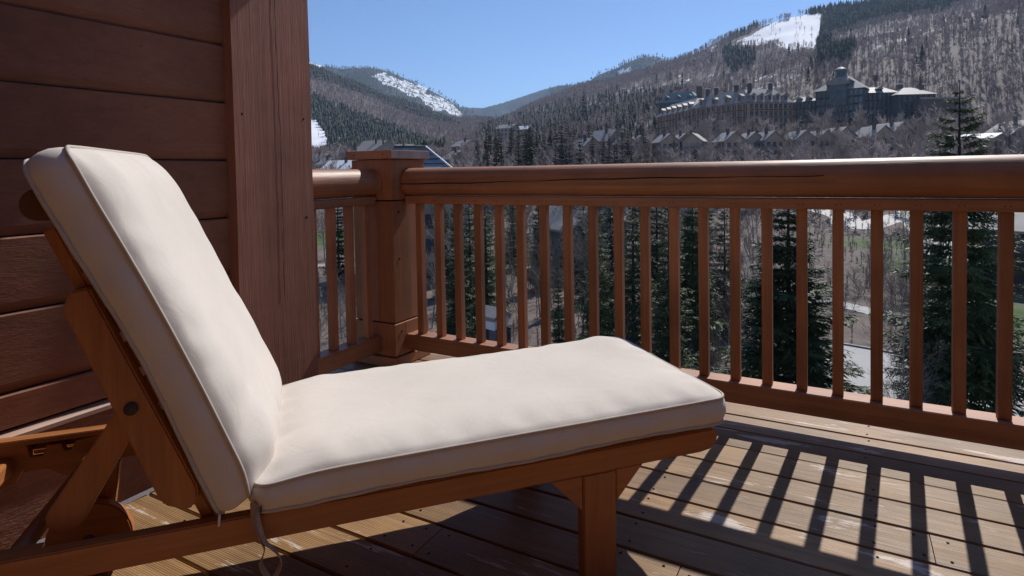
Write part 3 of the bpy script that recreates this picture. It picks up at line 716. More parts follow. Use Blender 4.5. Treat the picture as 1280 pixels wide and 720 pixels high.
def mountain(name, prof, d0, d1, base, mat, dz=40, cov=None, label=None, nd=46, seed=3):
    """ridge whose crest line is prof = [(picture x, picture y)], standing d1 away, its foot at d0"""
    xs = np.array([p[0] for p in prof], float); ys = np.array([p[1] for p in prof], float)
    t = np.linspace(xs[0], xs[-1], int((xs[-1]-xs[0])/1.6)); y = np.interp(t, xs, ys)
    V = []
    for a, b in zip(t, y):
        crest = zpix(a, b, d1); an = az_of(a, 200)
        for k in range(nd):
            f = k/(nd-1); d = d0+(d1-d0)*f if f < 1 else d1
            z = base+(crest-base)*f**1.12
            x_, y_ = d*math.sin(an), d*math.cos(an); V.append((x_, y_, z))
        for k in range(1, 5):
            d = d1+k*(d1-d0)*.25; V.append((d*math.sin(an), d*math.cos(an), crest-(crest-base)*.25*k))
    V = np.array(V); n2 = nd+4
    f_ = np.tile(np.concatenate([np.linspace(0, 1, nd), np.linspace(.8, 0, 4)]), len(t))
    s = (d1-d0)/6; V[:, 2] += dz*np.sin(f_*math.pi)*(vnoise(V[:, 0]+seed*900, V[:, 1], s)+.4*vnoise(V[:, 0], V[:, 1]+seed*300, s*.4)) + dz*.06*vnoise(V[:, 0], V[:, 1], s*.08)
    ii = np.arange(len(V)).reshape(len(t), n2); Q = np.stack([ii[:-1, :-1], ii[:-1, 1:], ii[1:, 1:], ii[1:, :-1]], -1).reshape(-1, 4)
    o = link(bpy.data.objects.new(name, np_mesh(name, V, Q, [mat], smooth=True))); tag(o, kind='structure')
    px, py = pixn(V); sn = np.zeros(len(V))
    for pl, v in (cov or []): sn[inpoly(px, py, pl)] = v
    cover(o, np.stack([sn, sn*0, sn*0+1], 1)); return o, V
SKI = [([(462, 96), (480, 89), (497, 97), (515, 103), (535, 110), (533, 118), (545, 118), (565, 128), (583, 148), (572, 150), (556, 138), (545, 140), (535, 133), (523, 122), (512, 122), (498, 112), (478, 106), (470, 98)], .51),
       ([(383, 74), (396, 77), (408, 83), (395, 83), (383, 80)], 1.)]
ski, skiV = mountain('mountain', [(250, 60), (340, 72), (380, 75), (400, 81), (430, 86), (470, 85), (490, 90), (515, 101), (540, 113), (560, 124), (580, 136), (600, 149), (625, 158)], 1700, 3000, -40, M['land'], 45, SKI, seed=2)
mountain('far_ridge', [(540, 139), (580, 134), (605, 135), (628, 129), (650, 122), (680, 112), (700, 106.5), (728, 105.5), (745, 108), (790, 112), (860, 116)], 3300, 4300, -60, M['land'], 60, [([(630, 130), (640, 130), (640, 140), (630, 140)], 0.)], seed=5)
midr, midV = mountain('wooded_ridge', [(690, 112), (735, 104), (750, 93), (775, 84), (790, 76), (805, 71), (818, 70), (832, 74), (860, 80), (900, 86)], 1750, 2700, -40, M['land'], 30, [([(772, 88), (790, 84), (788, 92), (774, 95)], 1.)], seed=7)

# ------------------------------------------------------------------ roads
def sheet(name, pts, dz, mat, kind='structure'):
    bm = bmesh.new(); vs_ = [bm.verts.new((p[0], p[1], p[2]+dz)) for p in pts]; bm.faces.new(vs_); bmesh.ops.triangulate(bm, faces=bm.faces[:])
    bmesh.ops.recalc_face_normals(bm, faces=bm.faces[:])
    o = bm_obj(name, bm, mat); 
    return tag(o, kind=kind)
def strip(name, pxs, width, dz, mat, world=None):
    C_ = [hit(*p) for p in pxs] if world is None else world
    C_ = [np.array(c) for c in C_]; fine = []
    for i in range(len(C_)-1):
        for q in range(10):
            t = q/10; p0, p1, p2, p3 = C_[max(i-1, 0)], C_[i], C_[i+1], C_[min(i+2, len(C_)-1)]
            fine.append(.5*((2*p1)+(p2-p0)*t+(2*p0-5*p1+4*p2-p3)*t*t+(3*p1-p0-3*p2+p3)*t**3))
    fine.append(C_[-1]); V = []; Q = []
    for i, c in enumerate(fine):
        t = fine[min(i+1, len(fine)-1)]-fine[max(i-1, 0)]; n_ = np.array([-t[1], t[0]])/max(1e-6, math.hypot(t[0], t[1]))
        for s in (-1, -.34, .34, 1):
            x, y = c[0]+n_[0]*width/2*s, c[1]+n_[1]*width/2*s; V.append((x, y, tz1(x, y)+dz))
        if i:
            k = 4*i
            for e in range(3): Q.append((k-4+e, k-3+e, k+1+e, k+e))
    o = mesh_obj(name, V, Q, mat, smooth=True); tag(o, kind='structure'); return fine
G0 = GZ
lot = [inv(x, y, 2, G0) for x, y in ((1000, 424), (1030, 428), (1060, 433), (1100, 440), (1137, 447), (1175, 455), (1210, 462), (1250, 468), (1300, 475), (1420, 486), (1420, 700), (1150, 720), (1000, 640), (960, 500))]
sheet('road', lot, .05, M['concrete'])
for a, b in zip(lot[:9], lot[1:10]):            # kerb along the far side of the road
    a, b = Vector(a), Vector(b); t = (b-a); n_ = Vector((-t.y, t.x, 0)).normalized()*.22
    if n_.y < 0: n_ = -n_
    V = [a, b, b+n_, a+n_]; V = [(v.x, v.y, G0+.02) for v in V]+[(v.x, v.y, G0+.17) for v in V]
    tag(mesh_obj('kerb', V, [(4, 5, 6, 7), (0, 1, 5, 4), (1, 2, 6, 5), (2, 3, 7, 6), (3, 0, 4, 7)], M['kerb']), kind='structure')
strip('path', [(960, 358), (1020, 374), (1080, 388), (1137, 404), (1190, 420), (1240, 433)], 2.3, .05, M['concrete'])
strip('driveway', [(1020, 262), (1052, 270), (1062, 285), (1085, 283), (1125, 272), (1155, 285), (1180, 318), (1240, 322), (1300, 327)], 5.5, .06, M['concrete'])
strip('driveway', [(1110, 258), (1138, 268), (1150, 283), (1175, 300), (1230, 300), (1300, 300)], 3.4, .065, M['concrete'])
strip('lane', [(380, 336), (420, 331), (470, 334), (560, 337), (640, 336), (700, 333)], 2.5, .05, M['walltan'])

# ------------------------------------------------------------------ trees
def rotz(v, a): c, s = math.cos(a), math.sin(a); return np.stack([v[..., 0]*c-v[..., 1]*s, v[..., 0]*s+v[..., 1]*c, v[..., 2]], -1)
def tubes_np(segs, sides=3):
    """segs: list of (p0, p1, r0, r1) -> triangles"""
    p0 = np.array([s[0] for s in segs], float); p1 = np.array([s[1] for s in segs], float)
    r0 = np.array([s[2] for s in segs])[:, None]; r1 = np.array([s[3] for s in segs])[:, None]
    t = p1-p0; t /= np.linalg.norm(t, axis=1)[:, None]+1e-9
    h = np.where(abs(t[:, 2:3]) > .9, [[1., 0, 0]], [[0, 0, 1.]]); a = np.cross(t, h); a /= np.linalg.norm(a, axis=1)[:, None]; b = np.cross(t, a)
    V = []
    for k in range(sides):
        an = 2*math.pi*k/sides; dv = a*math.cos(an)+b*math.sin(an); V.append(p0+dv*r0); V.append(p1+dv*r1)
    V = np.stack(V, 1); n = len(segs); base = (np.arange(n)*2*sides)[:, None]; T = []
    for k in range(sides):
        k2 = (k+1) % sides; T += [base+[2*k, 2*k2, 2*k2+1], base+[2*k, 2*k2+1, 2*k+1]]
    return V.reshape(-1, 3), np.concatenate(T)
def join(parts):
    V = []; T = []; b = 0
    for v, t in parts: V.append(v); T.append(np.asarray(t)+b); b += len(v)
    return np.concatenate(V), np.concatenate(T)
def leafs(c, d, n, Ln, Wn):
    """diamond leaflets at c pointing d, flat in plane with n; one quad (two tris) each"""
    s = np.cross(d, n); s /= np.linalg.norm(s, axis=1)[:, None]+1e-9
    V = np.stack([c, c+d*(Ln*.45)[:, None]+s*Wn[:, None], c+d*Ln[:, None], c+d*(Ln*.45)[:, None]-s*Wn[:, None]], 1).reshape(-1, 3)
    b = (np.arange(len(c))*4)[:, None]; return V, np.concatenate([b+[0, 1, 2], b+[0, 2, 3]])
def spruce(H, rad, whorls, per, steps, seed, droop=.35, gap=.12, power=.8, low=.04, wid=.17, sub=1):
    rs = np.random.default_rng(seed); parts = []; wood_ = []
    segs = [((0, 0, H*i/10), (rs.normal()*.01*H*.3, rs.normal()*.01*H*.3, H*(i+1)/10), H*.014*(1-i/10.3), H*.014*(1-(i+1)/10.3)) for i in range(10)]
    segs = [((0, 0, H*i/10), (0, 0, H*(i+1)/10), H*.015*(1-i/10.3)+.01, H*.015*(1-(i+1)/10.3)+.01) for i in range(10)]
    wood_.append(tubes_np(segs, 6)); bs_ = []
    for k in range(whorls):
        f = (k+rs.uniform(0, .7))/whorls; z = H*(low+(.985-low)*f)
        Lr = rad*(1-f)**power*rs.uniform(.8, 1.12)+.10
        if f < .12: Lr *= .75+f*2
        n = max(3, int(per*(1-.35*f)))
        for q in range(n):
            if rs.random() < gap: continue
            an = 2*math.pi*(q+rs.uniform(-.4, .4))/n+k*2.4; Lb = Lr*rs.uniform(.62, 1.14); dr = droop*rs.uniform(.5, 1.4)*(1-.8*f)-.25*f
            bs_.append((z, an, Lb, dr, rs.uniform(.1, .25)))
    z0 = np.array([b[0] for b in bs_]); an = np.array([b[1] for b in bs_]); Lb = np.array([b[2] for b in bs_]); dr = np.array([b[3] for b in bs_]); lift = np.array([b[4] for b in bs_])
    out = np.stack([np.cos(an), np.sin(an), 0*an], 1); side = np.stack([-np.sin(an), np.cos(an), 0*an], 1)
    def pt(t): r = Lb*t; return out*r[:, None]+np.array([0, 0, 1])*(z0-dr*Lb*t**1.25+lift*Lb*t**3)[:, None]
    for a, b in ((0, .35), (.35, .7), (.7, 1.)):
        A, B = pt(a), pt(b); wood_.append(tubes_np([(x, y, .010*l*(1-a)+.006, .010*l*(1-b)+.005) for x, y, l in zip(A, B, Lb)], 3))
    for s in range(steps):
        t = .10+.90*(s+.5)/steps; c = pt(t)
        for sg in (-1, 1, 0):
            m = len(Lb)
            tl = Lb*(.42*(1-t)+.13)*rs.uniform(.6, 1.25, m)+.07
            if sg == 0:
                tl = tl*.75; d = out*.6+np.array([0, 0, 1])*rs.uniform(-.95, .3, m)[:, None]+side*rs.uniform(-.5, .5, m)[:, None]
            else: d = out*rs.uniform(.45, 1., m)[:, None]+side*sg*rs.uniform(.6, 1.1, m)[:, None]+np.array([0, 0, 1])*rs.uniform(-.45, .12, m)[:, None]
            d /= np.linalg.norm(d, axis=1)[:, None]
            nrm = np.array([0, 0, 1.])+rs.normal(0, .5, (m, 3)); cc = c+rs.normal(0, .02, (m, 3))*Lb[:, None]
            if sub < 2: parts.append(leafs(cc, d, nrm, tl, tl*rs.uniform(wid*.7, wid*1.3, m)))
            else:                               # feathered twig: small sprays set along it
                sd = np.cross(d, nrm); sd /= np.linalg.norm(sd, axis=1)[:, None]+1e-9
                for j in range(sub):
                    f0 = j/sub; dd = d*.9+sd*rs.uniform(-.75, .75, m)[:, None]+rs.normal(0, .12, (m, 3))+np.array([0, 0, -.12]); dd /= np.linalg.norm(dd, axis=1)[:, None]
                    l2 = tl*(.46-.12*f0)*rs.uniform(.7, 1.2, m)+.03
                    parts.append(leafs(cc+d*(tl*f0*.85)[:, None], dd, nrm, l2, l2*rs.uniform(wid*.8, wid*1.5, m)))
    fv, ft = join(parts); wv, wt = join(wood_)
    return (wv, wt), (fv, ft)
def tree_meshes(name, wd, fol, mw, mf):
    return np_mesh(name+'_trunk', *wd, [mw]), np_mesh(name+'_crown', *fol, [mf])
def bare_tree(H, seed, depth=5, spread=.5, nb=5, sides=3, r0=.012, lean=.1, first=.25, rmin=.0035):
    rs = np.random.default_rng(seed); trunk = []; tw = []
    def grow(p, d, Ln, r, lvl):
        n = 4 if lvl == 0 else 2; q = p
        for i in range(n):
            d2 = d+rs.normal(0, .07 if lvl == 0 else .16, 3)+np.array([0, 0, .06*lvl]); d2 /= np.linalg.norm(d2); e = q+d2*Ln/n
            ra = r*(1-.75*i/n) if lvl == 0 else r*(1-.4*i/n); rb = r*(1-.75*(i+1)/n) if lvl == 0 else r*(1-.4*(i+1)/n)
            (trunk if lvl <= 1 else tw).append((q, e, max(ra, rmin*1.2), max(rb, rmin)))
            if lvl < depth-1:
                k = nb if lvl == 0 else (3 if lvl == 1 else 2)
                for _ in range(k):
                    if lvl == 0 and i < n*first: continue
                    f = rs.random(); b = q+(e-q)*f; a = rs.uniform(0, 6.28)
                    o = np.cross(d2, [math.cos(a), math.sin(a), .1]); o /= np.linalg.norm(o)+1e-9
                    dd = d2*rs.uniform(.5, 1.)+o*spread*rs.uniform(.7, 1.5); dd /= np.linalg.norm(dd)
                    grow(b, dd, Ln*(.42 if lvl == 0 else .52)*rs.uniform(.6, 1.1)*(1.15-.4*i/n), ra*.45, lvl+1)
            q = e; d = d2
    grow(np.zeros(3), np.array([rs.normal()*lean, rs.normal()*lean, 1.]), H, H*r0, 0)
    return tubes_np(trunk, 5), tubes_np(tw, sides)
SPN = [tree_meshes('spruce', *spruce(19, 4.3, 40, 9, 20, 21, gap=.24, wid=.11, power=.66, sub=4), M['bark'], M['needles']),
       tree_meshes('spruce', *spruce(12.5, 3.2, 38, 9, 18, 5, gap=.06, wid=.12, sub=4), M['bark'], M['needles']),
       tree_meshes('spruce', *spruce(14, 2.5, 34, 8, 13, 9, gap=.12, wid=.14, sub=3), M['bark'], M['needles'])]
SPM = [tree_meshes('fir', *spruce(14, 2.3, 26, 7, 5, 40+i, gap=.06, wid=.30), M['bark'], M['needles_far']) for i in range(3)]
BTN = [tree_meshes('aspen', *bare_tree(10, 60+i, 6, .40, 4, r0=.009), M['aspen'], M['twig']) for i in range(3)]
BTS = [tree_meshes('shrub', *bare_tree(3.6, 80+i, 4, .75, 5, r0=.011, lean=.3, first=0), M['twig'], M['twig']) for i in range(2)]
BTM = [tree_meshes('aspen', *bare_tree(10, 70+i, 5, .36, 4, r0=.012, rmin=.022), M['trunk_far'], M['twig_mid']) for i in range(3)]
def plant(name, meshes, loc, s, rz, label, cat, group=None, crown='crown', sz=None):
    e = empty(name, loc, (0, 0, rz)); e.scale = (s, s, sz or s); tag(e, label, cat, group)
    data_obj('trunk', meshes[0], e); data_obj(crown, meshes[1], e); return e
def by_px(px, d):
    a = az_of(px); x, y = d*math.sin(a), d*math.cos(a); return x, y, tz1(x, y)
def spruce_at(px, ytop, d, k, label, group=None, nomH=(19, 12.5, 14), wide=1.):
    x, y, z = by_px(px, d); H = zpix(px, ytop, d)-z; s = H/nomH[k]
    e = plant('spruce_tree', SPN[k], (x, y, z-.1), s*wide, random.uniform(0, 6), label, 'tree', group, sz=s); return e
spruce_at(1199, 98, 36, 0, 'tall open spruce whose tip stands high above the handrail', wide=1.0)
spruce_at(985, 222, 27, 1, 'broad dark spruce standing beside the pale road', wide=1.25)
GV = 'spruces standing close beyond the railing'
for px_, yt, d_, k_, wd_ in ((585, 232, 52, 2, 1.), (762, 214, 46, 2, 1.1), (820, 216, 50, 2, 1.05), (800, 187, 72, 2, .9), (865, 222, 44, 1, .75), (728, 232, 60, 2, 1.),
                             (555, 238, 64, 2, 1.), (882, 214, 64, 2, 1.), (420, 232, 75, 2, 1.), (497, 225, 70, 2, 1.), (695, 325, 40, 2, .8), (605, 236, 48, 2, 1.1), (570, 228, 45, 2, .9), (745, 226, 38, 2, .9), (790, 232, 40, 2, 1.), (835, 228, 36, 2, .9), (672, 238, 66, 2, 1.), (640, 240, 80, 2, 1.), (905, 236, 50, 2, 1.)):
    spruce_at(px_, yt, d_, k_, 'dark spruce rising from the valley floor, seen through the railing', GV, wide=wd_)
spruce_at(645, 192, 95, 2, 'small spruce whose tip just clears the long handrail', wide=.9)
# bare trees and shrubs near the house
rs = random.Random(5)
GA = 'bare trees growing below the balcony'
def off_road(x, y):
    px_, py_ = pix((x, y, GZ)); 
    if px_ > 1030 and py_ > 425: return False
    if px_ > 1000 and 360 < py_ < 430 and abs(py_-(358+(px_-960)*.27)) < 14: return False
    if px_ > 1030 and 255 < py_ < 332 and rs.random() < .85: return False
    return True
cnt = 0
while cnt < 58:
    px_ = rs.uniform(385, 1290); d_ = rs.uniform(40, 120) if px_ > 480 else rs.uniform(24, 100); x, y, z = by_px(px_, d_)
    if not off_road(x, y): 
        continue
    if px_ > 960 and rs.random() < .55: continue
    s = rs.uniform(.6, 1.15); mesh = BTN[cnt % 3]
    plant('bare_aspen', mesh, (x, y, z-.05), s, rs.uniform(0, 6), 'leafless grey aspen on the valley floor, seen through the railing', 'tree', GA); cnt += 1
plant('bare_aspen', BTN[0], (*by_px(1117, 30)[:2], GZ), .62, 1.2, 'slender leafless tree standing in front of the pale road', 'tree')
plant('bare_aspen', BTN[1], (*by_px(1160, 33)[:2], GZ), .45, 2.9, 'short leafless sapling beside the pink boulder', 'tree')
GS = 'leafless shrubs below the balcony'
cnt = 0
while cnt < 110:
    px_ = rs.uniform(385, 1180); d_ = rs.uniform(19, 75); x, y, z = by_px(px_, d_)
    if not off_road(x, y): continue
    plant('bare_shrub', BTS[cnt % 2], (x, y, z-.05), rs.uniform(.5, 1.3), rs.uniform(0, 6), 'leafless grey shrub on the slope below the balcony', 'shrub', GS, crown='branches'); cnt += 1
for q in range(34):
    x, y, z = by_px(rs.uniform(1040, 1175), rs.uniform(60, 82))
    plant('bare_shrub', BTS[q % 2], (x, y, z-.05), rs.uniform(.6, 1.2), rs.uniform(0, 6), 'leafless grey shrub in the thicket behind the pale footpath', 'shrub', 'leafless shrubs of the thicket behind the footpath', crown='branches')
# pink boulder
b = bmesh.new(); bmesh.ops.create_icosphere(b, subdivisions=3, radius=1)
for v in b.verts: v.co *= 1+.18*math.sin(v.co.x*3+1)*math.cos(v.co.y*4)+random.uniform(-.05, .05); v.co.z *= .7; v.co.x *= 1.2
bo = bm_obj('boulder', b, M['rock'], loc=tuple(inv(1185, 470, 2, GZ+.45))); bo.scale = (1.5, 1.2, 1.2); tag(bo, 'pinkish angular boulder lying on the pale road edge', 'rock')

# ---- forests that read as one mass
def far_fir(n_lay=4, sides=6, seed=0):
    rs = np.random.default_rng(seed); V = []; T = []
    for k in range(n_lay):
        z0 = .06+.80*k/n_lay; z1 = min(1., z0+1.25/n_lay+.08); r = .17*(1-k/n_lay*.85); b = len(V); V.append((rs.normal()*.01, rs.normal()*.01, z1))
        for q in range(sides):
            a = 2*math.pi*q/sides+k; rr = r*(1.15 if q % 2 else .62)*rs.uniform(.8, 1.2); V.append((rr*math.cos(a), rr*math.sin(a), z0+rs.uniform(-.03, .03)))
        T += [(b, b+1+q, b+1+(q+1) % sides) for q in range(sides)]
    return np.array(V), np.array(T), np.zeros(len(T), int)
def far_aspen(nt_=16, seed=0):
    rs = np.random.default_rng(seed); V = []; T = []; mi = []
    for a in (0, 1.57):
        c, s = .011*math.cos(a), .011*math.sin(a); b = len(V); V += [(-c, -s, 0), (c, s, 0), (c*.4, s*.4, .85), (-c*.4, -s*.4, .85)]; T += [(b, b+1, b+2), (b, b+2, b+3)]; mi += [1, 1]
    for k in range(nt_):
        z = rs.uniform(.28, .80); a = rs.uniform(0, 6.28); Ln = rs.uniform(.14, .30); el = rs.uniform(.5, 1.25); d = np.array([math.cos(a)*math.cos(el), math.sin(a)*math.cos(el), math.sin(el)])
        s = np.array([-math.sin(a+rs.normal()*.5), math.cos(a), rs.normal()*.3])*rs.uniform(.007, .016); o = np.array([math.cos(a), math.sin(a), 0])*.01+np.array([0, 0, z])
        b = len(V); V += [tuple(o-s), tuple(o+s), tuple(o+d*Ln)]; T += [(b, b+1, b+2)]; mi += [0]
    return np.array(V), np.array(T), np.array(mi)
def forest(name, protos, pts, hs, ws, mats):
    """all trees of a far wood in one mesh"""
    V = []; T = []; MI = []; b = 0; n = len(pts); kind = rng.integers(0, len(protos), n); rot = rng.uniform(0, 6.28, n)
    for k, (pv, pt_, mi) in enumerate(protos):
        s = np.where(kind == k)[0]
        if not len(s): continue
        c, sn = np.cos(rot[s])[:, None], np.sin(rot[s])[:, None]
        x = (pv[None, :, 0]*c-pv[None, :, 1]*sn)*(hs[s]*ws[s])[:, None]+pts[s, 0:1]; y = (pv[None, :, 0]*sn+pv[None, :, 1]*c)*(hs[s]*ws[s])[:, None]+pts[s, 1:2]; z = pv[None, :, 2]*hs[s][:, None]+pts[s, 2:3]
        V.append(np.stack([x, y, z], -1).reshape(-1, 3)); T.append((pt_[None]+(np.arange(len(s))*len(pv))[:, None, None]).reshape(-1, 3)+b); MI.append(np.tile(mi, len(s))); b += len(s)*len(pv)
    o = link(bpy.data.objects.new(name, np_mesh(name, np.concatenate(V), np.concatenate(T), mats, np.concatenate(MI)))); return tag(o, kind='stuff')
def sample(n, x0, x1, d0, d1):
    a = rng.uniform(az_of(x0), az_of(x1), n); d = np.sqrt(rng.uniform(d0**2, d1**2, n)); x, y = d*np.sin(a), d*np.cos(a); z = tz_pol(a, d); return np.stack([x, y, z], 1), d
FIR = [far_fir(4, 6, i) for i in range(4)]; ASP = [far_aspen(32, i) for i in range(6)]
SPARSE = [[(600, 160), (700, 130), (860, 105), (860, 190), (600, 200)], [(1010, 78), (1060, 78), (1055, 110), (1010, 110)]]
def classify(P):
    px_, py_ = pixn(P); con = np.zeros(len(P), bool); sp_ = np.zeros(len(P), bool); sn = np.zeros(len(P), bool); da = np.zeros(len(P), bool)
    for pl in CONIF: con |= inpoly(px_, py_, pl)
    for pl in SPARSE: sp_ |= inpoly(px_, py_, pl)
    for pl in SNOW: sn |= inpoly(px_, py_, pl)
    for pl in DAPPLE: da |= inpoly(px_, py_, pl)
    return con, sp_, sn, da
P_, d_ = sample(56000, 330, 1330, 330, 1620); con, sp_, sn, da = classify(P_); u = rng.random(len(P_))
keep = ~(sn & (d_ > 500) & (u < .97)); left = pixn(P_)[0] < 600
patchy = vnoise(P_[:, 0], P_[:, 1], 60)+.5*vnoise(P_[:, 0], P_[:, 1], 23)
isf = (con & (u < .80)) | (sp_ & (u < .22)) | (~con & ~sp_ & (u < .008)) | (~con & (patchy > .85) & (u < .10))
fp = P_[keep & isf]; ap = P_[keep & ~isf & ~(da & (u > .55))]
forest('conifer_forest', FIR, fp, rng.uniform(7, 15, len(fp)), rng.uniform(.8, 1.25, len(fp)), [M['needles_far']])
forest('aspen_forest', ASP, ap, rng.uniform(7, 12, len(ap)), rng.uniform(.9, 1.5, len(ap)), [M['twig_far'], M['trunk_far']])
P2, d2 = sample(4200, 560, 1320, 140, 335); px2, py2 = pixn(P2+np.array([0, 0, 5])); P2 = P2[(px2 > 830) | (rng.random(len(px2)) < .45)]
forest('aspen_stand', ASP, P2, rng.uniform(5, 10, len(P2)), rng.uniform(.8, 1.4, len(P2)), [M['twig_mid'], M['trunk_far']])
# woods on the farther ridges
FIR2 = [far_fir(2, 5, 9+i) for i in range(3)]
def on_mesh(V, n, poly_no):
    k = rng.integers(0, len(V), n); P = V[k]+np.stack([rng.normal(0, 14, n), rng.normal(0, 14, n), np.zeros(n)], 1); px_, py_ = pixn(P); ok = (px_ > 340) & (px_ < 960)
    for pl in poly_no: ok &= ~(inpoly(px_, py_, pl) & (rng.random(n) < .90))
    return P[ok]
sp1 = on_mesh(skiV, 22000, [p for p, v in SKI]); forest('conifer_forest', FIR2, sp1, rng.uniform(8, 15, len(sp1)), rng.uniform(1., 1.5, len(sp1)), [M['needles_far']])
sp2 = on_mesh(midV, 9000, [[(772, 88), (790, 84), (788, 92), (774, 95)]]); forest('conifer_forest', FIR2, sp2, rng.uniform(9, 17, len(sp2)), rng.uniform(1., 1.5, len(sp2)), [M['needles_far']])

# ---- single trees of the middle distance
GF = 'firs standing among the houses across the valley'; GB = 'bare aspens standing among the houses across the valley'
def mid_tree(kind, px_, d_, s):
    x, y, z = by_px(px_, d_)
    if kind: plant('fir_tree', SPM[rs.randrange(3)], (x, y, z-.2), s, rs.uniform(0, 6), 'dark fir among the houses across the valley', 'tree', GF)
    else: plant('bare_aspen', BTM[rs.randrange(3)], (x, y, z-.2), s, rs.uniform(0, 6), 'leafless aspen among the houses across the valley', 'tree', GB)
for _ in range(78): mid_tree(1, rs.uniform(596, 818), rs.uniform(150, 275), rs.uniform(.85, 1.4))
for _ in range(46): mid_tree(1, rs.uniform(822, 1185), rs.uniform(255, 284), rs.uniform(.55, .95))
for _ in range(50): mid_tree(0, rs.uniform(822, 1190), rs.uniform(250, 284), rs.uniform(.8, 1.3))
for _ in range(16): mid_tree(1, rs.uniform(385, 600), rs.uniform(190, 380), rs.uniform(.5, .9))
for _ in range(52): mid_tree(1, rs.uniform(800, 1290), rs.uniform(150, 285), rs.uniform(.35, .8))
for px_, d_, s in ((731, 560, 2.45), (717, 540, 1.7), (641, 300, 1.1), (568, 300, .9), (1262, 230, .8), (1250, 240, .9), (1275, 220, .8), (905, 230, .8)): mid_tree(1, px_, d_, s)
for _ in range(190): mid_tree(0, rs.uniform(560, 1290), rs.uniform(125, 292), rs.uniform(.6, 1.1))
for _ in range(26): mid_tree(0, rs.uniform(385, 560), rs.uniform(170, 300), rs.uniform(.5, .8))
# undergrowth on the valley floor
P_, d_ = sample(17000, 340, 1320, 16, 300)
px_, py_ = pixn(P_); bad = (px_ > 1020) & (py_ > 428) | ((px_ > 1000) & (py_ > 355) & (py_ < 440) & (abs(py_-(358+(px_-960)*.27)) < 12)) | ((px_ > 1030) & (py_ > 255) & (py_ < 420) & (rng.random(len(px_)) < .45)) | ((px_ < 480) & (py_ > 290) & (py_ < 345))
P_ = P_[~bad]; d_ = np.hypot(P_[:, 0], P_[:, 1]); forest('undergrowth', ASP, P_-np.array([0, 0, .3]), rng.uniform(.8, 2.6, len(P_)), rng.uniform(.5, .8, len(P_))*np.clip(d_/45, .6, 2.2), [M['twig'], M['twig']])

# ------------------------------------------------------------------ buildings across the valley
def gable(name, px, yridge, d, wide, deep, wall_h, rise, rz, wm, rm, label, cat='house', group=None, chim=True, z=None, win=(3, 2), over=.5, snow=False, facing=None):
    """gabled house; local x along the ridge, gable ends at +-deep/2; rz turns the ridge, 0 = ridge points at the viewer"""
    an = az_of(px); x, y = d*math.sin(an), d*math.cos(an)
    zr = zpix(px, yridge, d) if z is None else z; zb = min(tz1(x, y), zr-rise-wall_h)-1.5
    e = empty(name, (x, y, zb), (0, 0, math.pi/2-an+rz)); tag(e, label, cat, group)
    H = zr-rise-zb; w2, l2 = wide/2, deep/2
    prism('wall', [(-w2, 0), (w2, 0), (w2, H), (0, H+rise), (-w2, H)], -l2, l2, 'x', wm, e)
    k = rise/w2; t = .28
    for s in (-1, 1):
        prism('roof_slope', [(0, H+rise+t), (0, H+rise+.02), (s*(w2+over), H-over*k+.02), (s*(w2+over), H-over*k+t)], -l2-over, l2+over, 'x', rm, e)
    if chim: box('chimney', -l2*.35-.45, -l2*.35+.45, w2*.3-.4, w2*.3+.4, H+rise*.4, H+rise+1.3, M['chim'], e)
    g = bpy.data.meshes.get('far_pane')
    nx_, nz_ = win
    for iz in range(nz_):
        zz = H-1.4-iz*2.8
        for ix in range(nx_):
            yy = (ix-(nx_-1)/2)*wide/(nx_+.3)
            wd = box('window', -.05, .04, -.62, .62, -.75, .75, M['glassfar'], e, loc=(-l2-.01, yy, zz))
            wf = box('frame', -.03, .03, -.72, .72, -.86, -.76, M['trimfar'], wd, loc=(-.03, 0, 0))
        for ix in range(nx_+1):
            for s in (-1, 1): box('window', -.6, .6, -.05, .05, -.7, .7, M['glassfar'], e, loc=((ix-nx_/2)*deep/(nx_+1.3), s*(w2+.01), zz))
    return e
GT = 'townhouses in the row below the hotel'
k = 0
for px, yr, d, wd, rz, wm in ((757, 161, 235, 13, .9, 'walltan'), (733, 171, 215, 12, .5, 'wallfar'), (779, 168, 228, 9, .35, 'wallfar'), (797, 168, 232, 9, .3, 'walltan'), (832, 166, 222, 8.5, .35, 'wallfar'), (852, 166, 226, 7.5, .3, 'walltan'), (869, 165, 222, 8.5, -.2, 'wallfar'),
                              (911, 163.5, 225, 9.5, .45, 'wallfar'), (937, 164, 228, 9, .4, 'walltan'), (958, 163, 226, 9, .55, 'wallfar'), (998, 162, 228, 9, .5, 'walltan'), (1022, 162, 232, 8.5, .6, 'wallfar'), (1046, 158, 236, 9, .6, 'walltan'), (1092, 156, 240, 11, .7, 'wallfar'), (1113, 152, 246, 11, .8, 'walltan')):
    gable('townhouse', px, yr+2.5, d, wd*.8, 10, 6.0, wd*.32, rz, M[wm], M['rooffar'], '%s gabled townhouse in the row below the big hotel' % ('small brown' if wm == 'wallfar' else 'small tan'), 'house', GT+(' (brown)' if wm == 'wallfar' else ' (tan)')); k += 1
gable('house', 1270, 152, 250, 13, 14, 7, 4.5, .6, M['wallgreen'], M['rooffar'], 'dark gabled house at the foot of the bare hillside beyond the tall spruce')
gable('cabin', 1228, 168, 235, 16, 9, 4, 1.6, 1.3, M['wallfar'], M['snowcap'], 'low long cabin with snow on its roof behind the tall spruce', chim=False)
GH = 'small houses at the mouth of the valley'
